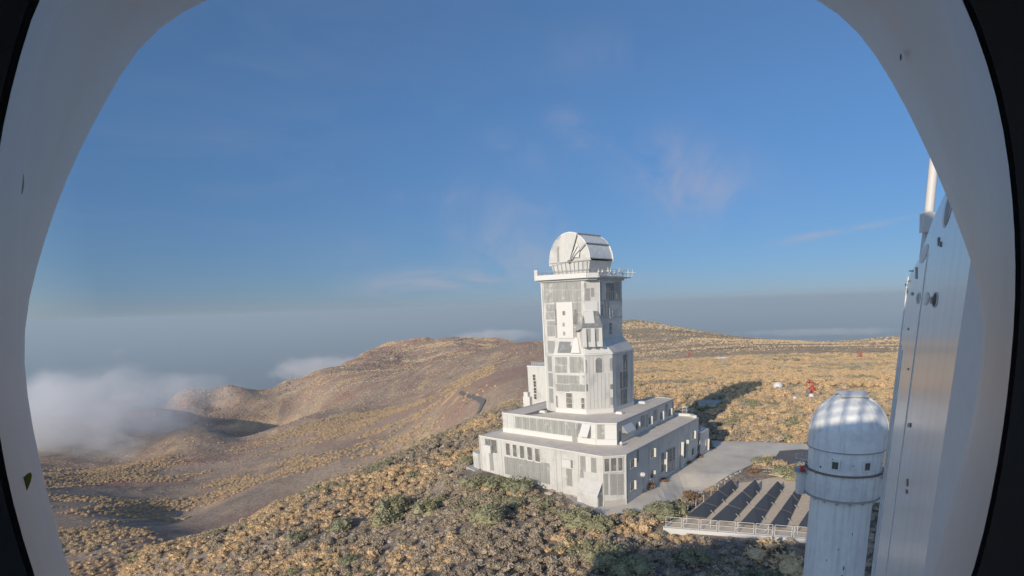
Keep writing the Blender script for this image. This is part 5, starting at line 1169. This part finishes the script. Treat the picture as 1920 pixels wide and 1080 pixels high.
# tiny summit buildings on the skyline
def summit(px, py, w, h, lab, nm='summit_building', cat='building'):
    p = gp(px, py+3); e = empty(nm, tuple(p), lab, cat); mb = MB(); mb.box(p[0]-w, p[0]+w, p[1]-w*.7, p[1]+w*.7, p[2]-3, p[2]+h); mb.obj('wall', M['concrete'], e)
    mb = MB(); mb.box(p[0]-w*1.05, p[0]+w*1.05, p[1]-w*.75, p[1]+w*.75, p[2]+h, p[2]+h+1); mb.obj('roof', M['concrete'], e)
    mb = MB(); mb.box(p[0]+w*.3, p[0]+w*.9, p[1]-w*.5, p[1]+w*.5, p[2]+h+1, p[2]+h*1.6+1); mb.obj('upper_block', M['concrete'], e)
summit(1236, 613, 4, 1.4, 'low building on the far hilltop skyline'); summit(1249, 614, 2.6, 2.6, 'blocky building at the right end of the far hilltop')
summit(1660, 634, 2, 1.2, 'tiny pale block on the ridge by the right panel wall')

# ================================================================== vegetation and stones
def plant_mat(name, c1, c2, var=.35):
    m = bpy.data.materials.new(name); m.use_nodes = True; t = m.node_tree; N = t.nodes; Lk = t.links; p = N['Principled BSDF']; p.inputs['Roughness'].default_value = .9; p.inputs['Specular IOR Level'].default_value = .15
    oi = N.new('ShaderNodeObjectInfo'); x = N.new('ShaderNodeMix'); x.data_type = 'RGBA'; Lk.new(oi.outputs['Random'], x.inputs[0]); x.inputs[6].default_value = (*c1, 1); x.inputs[7].default_value = (*c2, 1)
    g = N.new('ShaderNodeNewGeometry'); n = N.new('ShaderNodeTexNoise'); n.inputs['Scale'].default_value = 3.5; n.inputs['Detail'].default_value = 6; n.inputs['Roughness'].default_value = .7; Lk.new(g.outputs['Position'], n.inputs['Vector'])
    r = N.new('ShaderNodeMapRange'); r.inputs[1].default_value = .3; r.inputs[2].default_value = .7; r.inputs[3].default_value = 1-var; r.inputs[4].default_value = 1+var; Lk.new(n.outputs[0], r.inputs[0])
    y = N.new('ShaderNodeMix'); y.data_type = 'RGBA'; y.blend_type = 'MULTIPLY'; y.inputs[0].default_value = 1; Lk.new(x.outputs[2], y.inputs[6]); Lk.new(r.outputs[0], y.inputs[7]); Lk.new(y.outputs[2], p.inputs['Base Color'])
    return m
MT = plant_mat('dry_cushion_foliage', (.66, .48, .275), (.55, .40, .24)); MB_ = plant_mat('brown_scrub_foliage', (.38, .31, .225), (.48, .395, .29)); MG = plant_mat('green_bush_foliage', (.31, .29, .175), (.25, .25, .155)); MS = plant_mat('stone_surface', (.52, .44, .38), (.33, .275, .24), .25)
MR = plant_mat('reddish_scrub_foliage', (.30, .19, .12), (.24, .16, .10))
def bush_mesh(name, material, seed, lumps=1, leaves=110, flat_=.75, leaf=.11, core=True):
    """lumpy crown: a few displaced cores wrapped in leaf-sized faces"""
    r = random.Random(seed); V = []; F = []
    cs = [(0, 0, .35, .55)] if lumps == 1 else [(r.uniform(-.5, .5), r.uniform(-.5, .5), r.uniform(.2, .5), r.uniform(.28, .45)) for _ in range(lumps)]
    for (x, y, z, rad) in cs:
        bm = bmesh.new(); bmesh.ops.create_icosphere(bm, subdivisions=2 if lumps == 1 else 1, radius=1)
        o = len(V)
        for v in bm.verts:
            n = v.co.normalized(); k = rad*(.86+.30*math.sin(n.x*5+seed)*math.sin(n.y*6+seed*2)+r.uniform(-.10, .10)); V.append((x+n.x*k, y+n.y*k, max(-.15, z+n.z*k*flat_)))
        F += [tuple(v.index+o for v in f.verts) for f in bm.faces]; bm.free()
    for i in range(leaves):
        x, y, z, rad = r.choice(cs); u = r.uniform(-.25, 1); a = r.uniform(0, 6.283); s_ = math.sqrt(1-u*u); n = Vector((s_*math.cos(a), s_*math.sin(a), u)); c = Vector((x, y, z))+Vector((n.x, n.y, n.z*flat_))*rad*r.uniform(.9, 1.22)
        t1 = n.orthogonal().normalized(); t1.rotate(Quaternion(n, r.uniform(0, 6.28))); t2 = n.cross(t1); sc = leaf*r.uniform(.6, 1.4); d = (n*r.uniform(.3, 1)+t1*r.uniform(-.6, .6)).normalized()
        o = len(V); V += [tuple(c-t2*sc*.5), tuple(c+t2*sc*.5), tuple(c+d*sc*1.3)]; F.append((o, o+1, o+2))
    me_ = bpy.data.meshes.new(name); me_.from_pydata(V, [], F); me_.materials.append(material); return me_
def stone_mesh(name, seed):
    r = random.Random(seed); bm = bmesh.new(); bmesh.ops.create_icosphere(bm, subdivisions=1, radius=.5)
    for v in bm.verts: v.co *= r.uniform(.75, 1.15); v.co.z *= .6
    me_ = bpy.data.meshes.new(name); bm.to_mesh(me_); bm.free(); me_.materials.append(MS); return me_
tans = [bush_mesh('cushion_shrub', MT, 10+i, 1 if i < 4 else 3, 130) for i in range(6)]
browns = [bush_mesh('scrub', MB_, 30+i, 1 if i < 2 else 4, 150, .6, .13) for i in range(4)]
greens = [bush_mesh('green_bush', MG, 50+i, 12, 1100, .8, .07) for i in range(4)]
gsmall = [bush_mesh('green_scrub', MG, 70+i, 3, 160, .7, .12) for i in range(2)]
stones = [stone_mesh('stone', 90+i) for i in range(4)]
reds = [bush_mesh('reddish_bush', MR, 110+i, 6, 320, .7, .12) for i in range(2)]

bldg = [np.array([BL(-40.5, -1.2), BL(1.6, -1.8), BL(1.8, 47), BL(-41, 44)])]
keep = [np.array([gz(*p)[:2] for p in drive_px]), np.array([YB[0][:2], YB[1][:2], YB[2][:2], YB[3][:2]]), np.array([q[:2] for q in side_pad])]
keep[1] = np.array([yp(-1.6, -1.6, 0)[:2], yp(LX, -1.6, 0)[:2], yp(LX, LY+1, 0)[:2], yp(-1.2, LY+1, 0)[:2]])
def inside(P, x, y):
    c = np.zeros(len(x), bool); n = len(P); j = n-1
    for i in range(n):
        xi, yi = P[i]; xj, yj = P[j]; m_ = ((yi > y) != (yj > y)) & (x < (xj-xi)*(y-yi)/(yj-yi+1e-12)+xi); c ^= m_; j = i
    return c
bands_ = [('mountain', None)]
def blocked(x, y, pad=0):
    b = np.zeros(len(x), bool)
    for P in bldg+keep:
        b |= inside(P, x, y)
        if pad:
            for dx, dy in ((pad, 0), (-pad, 0), (0, pad), (0, -pad)): b |= inside(P, x+dx, y+dy)
    b |= np.hypot(x-RX, y-RY) < rs_+1
    return b
def proj(x, y, z):
    v = np.c_[x, y, z]-CAM; d = v @ fwd; return CX+F_PX*(v @ right)/d, CY-F_PX*(v @ upv)/d, d
def scatter(n, r0_, r1_, a0_, a1_, rs, pw_e=1.0):
    a = rs.uniform(R_(a0_), R_(a1_), n); r = (r0_**2+(r1_**2-r0_**2)*rs.uniform(0, 1, n)**pw_e)**.5
    return np.sin(a)*r, np.cos(a)*r
rs = np.random.RandomState(11)
def visible(x, y, z, h=1.0):
    """clear of the crest in front: sampled line of sight"""
    ok = np.ones(len(x), bool)
    for f in np.linspace(.45, .97, 14):
        ok &= terrain(x*f, y*f) < ZC+(z+h-ZC)*f+.1
    return ok
near_x, near_y = scatter(46000, 52, 240, -50, 34, rs, 1.0)
b = blocked(near_x, near_y, .6); near_x, near_y = near_x[~b], near_y[~b]
nzv = terrain(near_x, near_y); px_, py_, d_ = proj(near_x, near_y, nzv+.4)
ok = (px_ > -60) & (px_ < 1960) & (py_ < 1140); near_x, near_y, nzv, px_, py_, d_ = [q[ok] for q in (near_x, near_y, nzv, px_, py_, d_)]
vis = visible(near_x, near_y, nzv); near_x, near_y, nzv, px_, py_, d_ = [q[vis] for q in (near_x, near_y, nzv, px_, py_, d_)]
patch = fbm(near_x/14, near_y/14, 3, 61); patch2 = fbm(near_x/7+40, near_y/7, 3, 67)
u_ = rs.uniform(0, 1, len(near_x))
lefty = smooth(-np.arctan2(near_x, near_y), R_(-2), R_(22))
ttan = (patch+u_*.7-.22 > .10+.10*(1-lefty)) & (u_ < .58+.25*lefty)
tgrn = ~ttan & (patch2 > .33) & (u_ > .55)
tstone = ~ttan & ~tgrn & (rs.uniform(0, 1, len(u_)) > .50)
tbrn = ~ttan & ~tgrn & ~tstone
R0 = near_x
# size of each plant, metres across
size = np.where(ttan, rs.uniform(.45, 1.25, len(R0))*(1+.55*(rs.uniform(0, 1, len(R0)) > .85)), np.where(tbrn, rs.uniform(.5, 1.4, len(R0)), np.where(tgrn, rs.uniform(.8, 1.7, len(R0)), rs.uniform(.2, 1.0, len(R0))**1.2)))
print('near plants', len(near_x), ttan.sum(), tgrn.sum(), tstone.sum(), tbrn.sum())

src = bpy.data.collections.new('plant_sources')      # not linked to the scene: only read by the scatter nodes
def scatter_group(meshes, tagname):
    c = bpy.data.collections.new(tagname)
    for i, m_ in enumerate(meshes): o = bpy.data.objects.new('%s_source_%d' % (tagname, i), m_); c.objects.link(o)
    return c
def scatter_obj(name, label, cat, meshes, x, y, z, s, rs):
    me_ = bpy.data.meshes.new(name); me_.from_pydata(list(zip(x.tolist(), y.tolist(), z.tolist())), [], [])
    for nm, ty, val in (('sc', 'FLOAT', s), ('rz', 'FLOAT', rs.uniform(0, 6.28, len(x)))):
        at = me_.attributes.new(nm, ty, 'POINT'); at.data.foreach_set('value', np.asarray(val, np.float32))
    at = me_.attributes.new('pick', 'INT', 'POINT'); at.data.foreach_set('value', rs.randint(0, len(meshes), len(x)).astype(np.int32))
    o = bpy.data.objects.new(name, me_); COL.objects.link(o)
    ng = bpy.data.node_groups.new(name, 'GeometryNodeTree'); ng.interface.new_socket('Geometry', in_out='INPUT', socket_type='NodeSocketGeometry'); ng.interface.new_socket('Geometry', in_out='OUTPUT', socket_type='NodeSocketGeometry')
    N = ng.nodes; i_ = N.new('NodeGroupInput'); o_ = N.new('NodeGroupOutput'); ci = N.new('GeometryNodeCollectionInfo'); ci.inputs['Collection'].default_value = scatter_group(meshes, name); ci.inputs['Separate Children'].default_value = True; ci.inputs['Reset Children'].default_value = True
    ip = N.new('GeometryNodeInstanceOnPoints'); ip.inputs['Pick Instance'].default_value = True
    def na(nm, ty): q = N.new('GeometryNodeInputNamedAttribute'); q.data_type = ty; q.inputs['Name'].default_value = nm; return q.outputs['Attribute']
    L = ng.links; L.new(i_.outputs[0], ip.inputs['Points']); L.new(ci.outputs[0], ip.inputs['Instance']); L.new(na('pick', 'INT'), ip.inputs['Instance Index']); L.new(na('sc', 'FLOAT'), ip.inputs['Scale'])
    cx_ = N.new('ShaderNodeCombineXYZ'); L.new(na('rz', 'FLOAT'), cx_.inputs['Z']); er = N.new('FunctionNodeEulerToRotation'); L.new(cx_.outputs[0], er.inputs[0]); L.new(er.outputs[0], ip.inputs['Rotation'])
    L.new(ip.outputs[0], o_.inputs[0]); md = o.modifiers.new('scatter', 'NODES'); md.node_group = ng
    o['kind'] = 'stuff'; o['label'] = label; o['category'] = cat; return o

# the largest 300 cushions singly, the rest as ground cover
inframe = (px_ > 60) & (px_ < 1690) & (py_ < 1085)
app = np.where(ttan & inframe, size/d_, -1); order = np.argsort(-app)[:300]; big = np.zeros(len(R0), bool); big[order] = True
for i in order:
    o = bpy.data.objects.new('cushion_shrub', tans[rs.randint(len(tans))]); COL.objects.link(o); o.location = (near_x[i], near_y[i], nzv[i]-.05); o.scale = (size[i]*rs.uniform(.85, 1.15), size[i]*rs.uniform(.85, 1.15), size[i]*rs.uniform(.7, 1.0)); o.rotation_euler = (0, 0, rs.uniform(0, 6.28))
    tag(o, 'rounded tan cushion shrub on the brown foreground slope', 'shrub', 'tan cushion shrubs of the foreground slope')
m_ = ttan & ~big; scatter_obj('dry_shrubs', 'dense tan cushion shrubs covering the slope', 'shrubs', tans, near_x[m_], near_y[m_], nzv[m_]-.05, size[m_], rs)
m_ = tbrn; scatter_obj('brown_scrub', 'grey brown dead scrub between the cushions', 'scrub', browns, near_x[m_], near_y[m_], nzv[m_]-.05, size[m_], rs)
m_ = tgrn; scatter_obj('green_scrub', 'dull green low scrub between the cushions', 'scrub', gsmall, near_x[m_], near_y[m_], nzv[m_]-.05, size[m_], rs)
m_ = tstone; scatter_obj('loose_stones', 'loose grey brown volcanic stones', 'stones', stones, near_x[m_], near_y[m_], nzv[m_], size[m_], rs)
# middle distance scrub: plateau to the right, valley rim
mxx, myy = scatter(46000, 135, 620, -10, 34, rs, .8); b = blocked(mxx, myy, .5); mxx, myy = mxx[~b], myy[~b]
thin = fbm(mxx/30, myy/30, 3, 71)+rs.uniform(-.5, .5, len(mxx)) > -.12; thin &= mxx/np.hypot(mxx, myy) > -.03+.04*fbm(mxx/60, myy/60, 3, 79); mxx, myy = mxx[thin], myy[thin]
# leave the asphalt strips clear
zz_m = terrain(mxx, myy); sz = rs.uniform(.7, 2.0, len(mxx))*(1+np.hypot(mxx, myy)/900); dark = (rs.uniform(0, 1, len(mxx)) < .10) | (fbm(mxx/45, myy/25, 3, 77) > .30)
P_pad = np.array([hit(*p)[:2] for p in [(1385, 751), (1470, 748), (1530, 741), (1600, 744), (1600, 754), (1480, 764), (1390, 764)]]); clear = ~inside(P_pad, mxx, myy)
for sel, meshes, nm, lab in ((~dark & clear, [tans[0], tans[1], tans[4]], 'plateau_dry_scrub', 'ochre dry scrub covering the plateau'), (dark & clear, browns[:2]+gsmall[:1], 'plateau_dark_scrub', 'darker scrub patches on the plateau')):
    scatter_obj(nm, lab, 'scrub', meshes, mxx[sel], myy[sel], zz_m[sel]-.1, sz[sel]*(1.15 if nm == 'plateau_dark_scrub' else 1), rs)
# valley floor clumps
vx, vy = scatter(60000, 360, 1100, -46, -8, rs, 1.0); tn = fbm(vx/90, vy/60, 4, 81)+rs.uniform(-.25, .25, len(vx)) > .22; vx, vy = vx[tn], vy[tn]
scatter_obj('valley_scrub', 'tan scrub clumps speckling the valley floor', 'scrub', [tans[0], tans[2], browns[0]], vx, vy, terrain(vx, vy)-.2, rs.uniform(1.0, 2.6, len(vx)), rs)

# far scrub: low lumps, thinning with the lie of the land
def lump_mesh(name, material, seed):
    r = random.Random(seed); bm = bmesh.new(); bmesh.ops.create_icosphere(bm, subdivisions=1, radius=.5)
    for v in bm.verts: v.co *= r.uniform(.7, 1.2); v.co.z = max(-.1, v.co.z*.75)
    me_ = bpy.data.meshes.new(name); bm.to_mesh(me_); bm.free(); me_.materials.append(material); return me_
MF = plant_mat('far_reddish_scrub', (.44, .27, .19), (.36, .25, .18)); MF2 = plant_mat('far_dark_scrub', (.20, .17, .13), (.27, .23, .17))
lt = [lump_mesh('far_lump', MT, 200+i) for i in range(3)]; lr = [lump_mesh('far_red_lump', MF, 210+i) for i in range(3)]; ld = [lump_mesh('far_dark_lump', MF2, 220+i) for i in range(3)]
fx_, fy_ = scatter(60000, 560, 1750, -8, 32, rs, .75); k_ = fx_/np.hypot(fx_, fy_) > -.03; fx_, fy_ = fx_[k_], fy_[k_]
k_ = fbm(fx_/110, fy_/60, 4, 83)+rs.uniform(-.5, .5, len(fx_)) > -.25; fx_, fy_ = fx_[k_], fy_[k_]; fr_ = np.hypot(fx_, fy_); dk = (fbm(fx_/160, fy_/60, 3, 85) > .18+.1*rs.uniform(-1, 1, len(fx_))) | ((fr_ > 1150) & (rs.uniform(0, 1, len(fx_)) < .35))
fz_ = terrain(fx_, fy_)-.15
scatter_obj('distant_plain_scrub', 'golden scrub on the far plain towards the skyline', 'scrub', lt, fx_[~dk], fy_[~dk], fz_[~dk], (fr_*.0026*rs.uniform(.6, 1.5, len(fr_)))[~dk], rs)
scatter_obj('distant_dark_scrub', 'darker scrub on the far plain towards the skyline', 'scrub', ld, fx_[dk], fy_[dk], fz_[dk], (fr_*.0028*rs.uniform(.6, 1.5, len(fr_)))[dk], rs)
hx, hy = scatter(190000, 380, 3900, -47, -1, rs, .58); hr = np.hypot(hx, hy); pt = fbm(hx/170, hy/85, 5, 87, .55); pr = fbm(hx/260+9, hy/130, 4, 89); un = rs.uniform(0, 1, len(hx))
sel_t = (pt+un*.45 > .33); sel_r = ~sel_t & (pr+un*.5 > .08); sel_d = ~sel_t & ~sel_r & (un > .5)
hz_ = terrain(hx, hy)-.2; hs = hr*.0021*rs.uniform(.5, 1.5, len(hx))
scatter_obj('slope_tan_scrub', 'tan scrub streaking the far slopes', 'scrub', lt, hx[sel_t], hy[sel_t], hz_[sel_t], hs[sel_t], rs)
scatter_obj('slope_reddish_scrub', 'reddish brown scrub on the far slopes', 'scrub', lr, hx[sel_r], hy[sel_r], hz_[sel_r], hs[sel_r], rs)
scatter_obj('slope_dark_scrub', 'dark scrub dotting the far slopes', 'scrub', ld, hx[sel_d], hy[sel_d], hz_[sel_d], hs[sel_d], rs)

# green bushes one can point to
def bush(px, py, w, h, label, meshes=greens, name='green_bush', cat='bush', seed=0):
    p = hit(px, py); r = random.Random(px*7+py); o = bpy.data.objects.new(name, r.choice(meshes)); COL.objects.link(o)
    d = np.linalg.norm(p-CAM); W_ = w*d/F_PX; H__ = h*d/F_PX
    o.location = (p[0], p[1], p[2]-.1); k_ = .58 if name in ('green_bush', 'reddish_bush') else .75; o.scale = (W_*k_, W_*k_, H__*.95); o.rotation_euler = (0, 0, r.uniform(0, 6.28)); tag(o, label, cat); return o
bush(893, 914, 55, 32, 'green bush left of the building foot, leftmost of the row along the front wall'); bush(928, 916, 50, 30, 'green bush in the middle of the row along the front wall')
bush(966, 922, 66, 34, 'dense green bush hiding the foot of the front wall, rightmost of the row'); bush(922, 978, 78, 44, 'large rounded green bush on the slope below the building')
bush(800, 962, 48, 36, 'upright green bush left of the large rounded one'); bush(738, 962, 56, 46, 'green bush on the left slope, upper part of a green streak'); bush(722, 988, 60, 34, 'green bush at the lower end of the green streak')
bush(640, 992, 44, 24, 'low green bush on the left slope among tan cushions'); bush(558, 1010, 34, 20, 'small green bush far down the left slope'); bush(1076, 984, 76, 38, 'green bush below the building corner, left of its neighbour')
bush(1120, 994, 60, 36, 'green bush below the driveway start'); bush(1128, 1058, 84, 50, 'large green bush at the bottom centre, left one of a pair'); bush(1178, 1074, 80, 44, 'large green bush at the bottom centre, right one of a pair')
bush(1232, 966, 70, 30, 'grey green bush between the driveway and the collector yard'); bush(1268, 966, 44, 30, 'green bush touching the left corner of the collector yard'); bush(1300, 1056, 64, 36, 'grey green bush in the shade below the collector yard')
bush(968, 948, 50, 22, 'yellow green flat bush under the row by the wall'); bush(655, 1060, 40, 22, 'small green bush near the bottom edge'); bush(880, 870, 34, 20, 'dark green bush against the left end of the building')
bush(1478, 892, 62, 26, 'dark green mound behind the collector yard', greens); bush(1456, 762, 38, 9, 'flat green mound on the plateau by the small road', greens); bush(1430, 868, 40, 16, 'brown green mound by the driveway edge', greens)
bush(1218, 916, 30, 20, 'reddish bush at the foot of the shaded facade', reds, 'reddish_bush'); bush(1200, 924, 26, 12, 'low reddish bush left of its neighbour at the shaded facade', reds, 'reddish_bush'); bush(1244, 903, 26, 9, 'thin reddish bush near the garage doors', reds, 'reddish_bush')
bush(1290, 868, 28, 8, 'low reddish bush beyond the garage doors', reds, 'reddish_bush'); bush(1308, 858, 22, 8, 'low reddish bush by the annex door', reds, 'reddish_bush'); bush(1336, 841, 16, 5, 'small reddish bush at the annex corner', reds, 'reddish_bush')
bush(1410, 885, 30, 12, 'orange brown bush above the far corner of the collector yard', reds, 'reddish_bush'); bush(1290, 936, 44, 18, 'orange brown bush on the bank under the driveway', reds, 'reddish_bush')
bush(1420, 1048, 50, 28, 'large tan cushion in the shade under the collector yard', tans, 'large_cushion_shrub', 'shrub'); bush(1478, 1040, 62, 30, 'broad tan cushion beside the near round tower', tans, 'large_cushion_shrub', 'shrub'); bush(1482, 1078, 66, 44, 'large tan cushion at the bottom edge beside the near round tower', tans, 'large_cushion_shrub', 'shrub')
# pale boulders along the foot of the front wall
bl = [(1000, 905), (1022, 913), (1038, 920), (1052, 926), (1068, 932), (1030, 926), (1046, 936), (1010, 915)]
for i, (px, py) in enumerate(bl):
    p = hit(px, py); o = bpy.data.objects.new('boulder', stones[i % 4]); COL.objects.link(o); o.location = (p[0], p[1], p[2]+.1); r = random.Random(i); o.scale = (r.uniform(1.2, 2.6), r.uniform(.9, 1.6), r.uniform(.8, 1.4)); o.rotation_euler = (0, 0, r.uniform(0, 3))
    tag(o, 'pale boulder in the rubble along the foot of the front wall', 'boulder', 'boulders along the front wall')
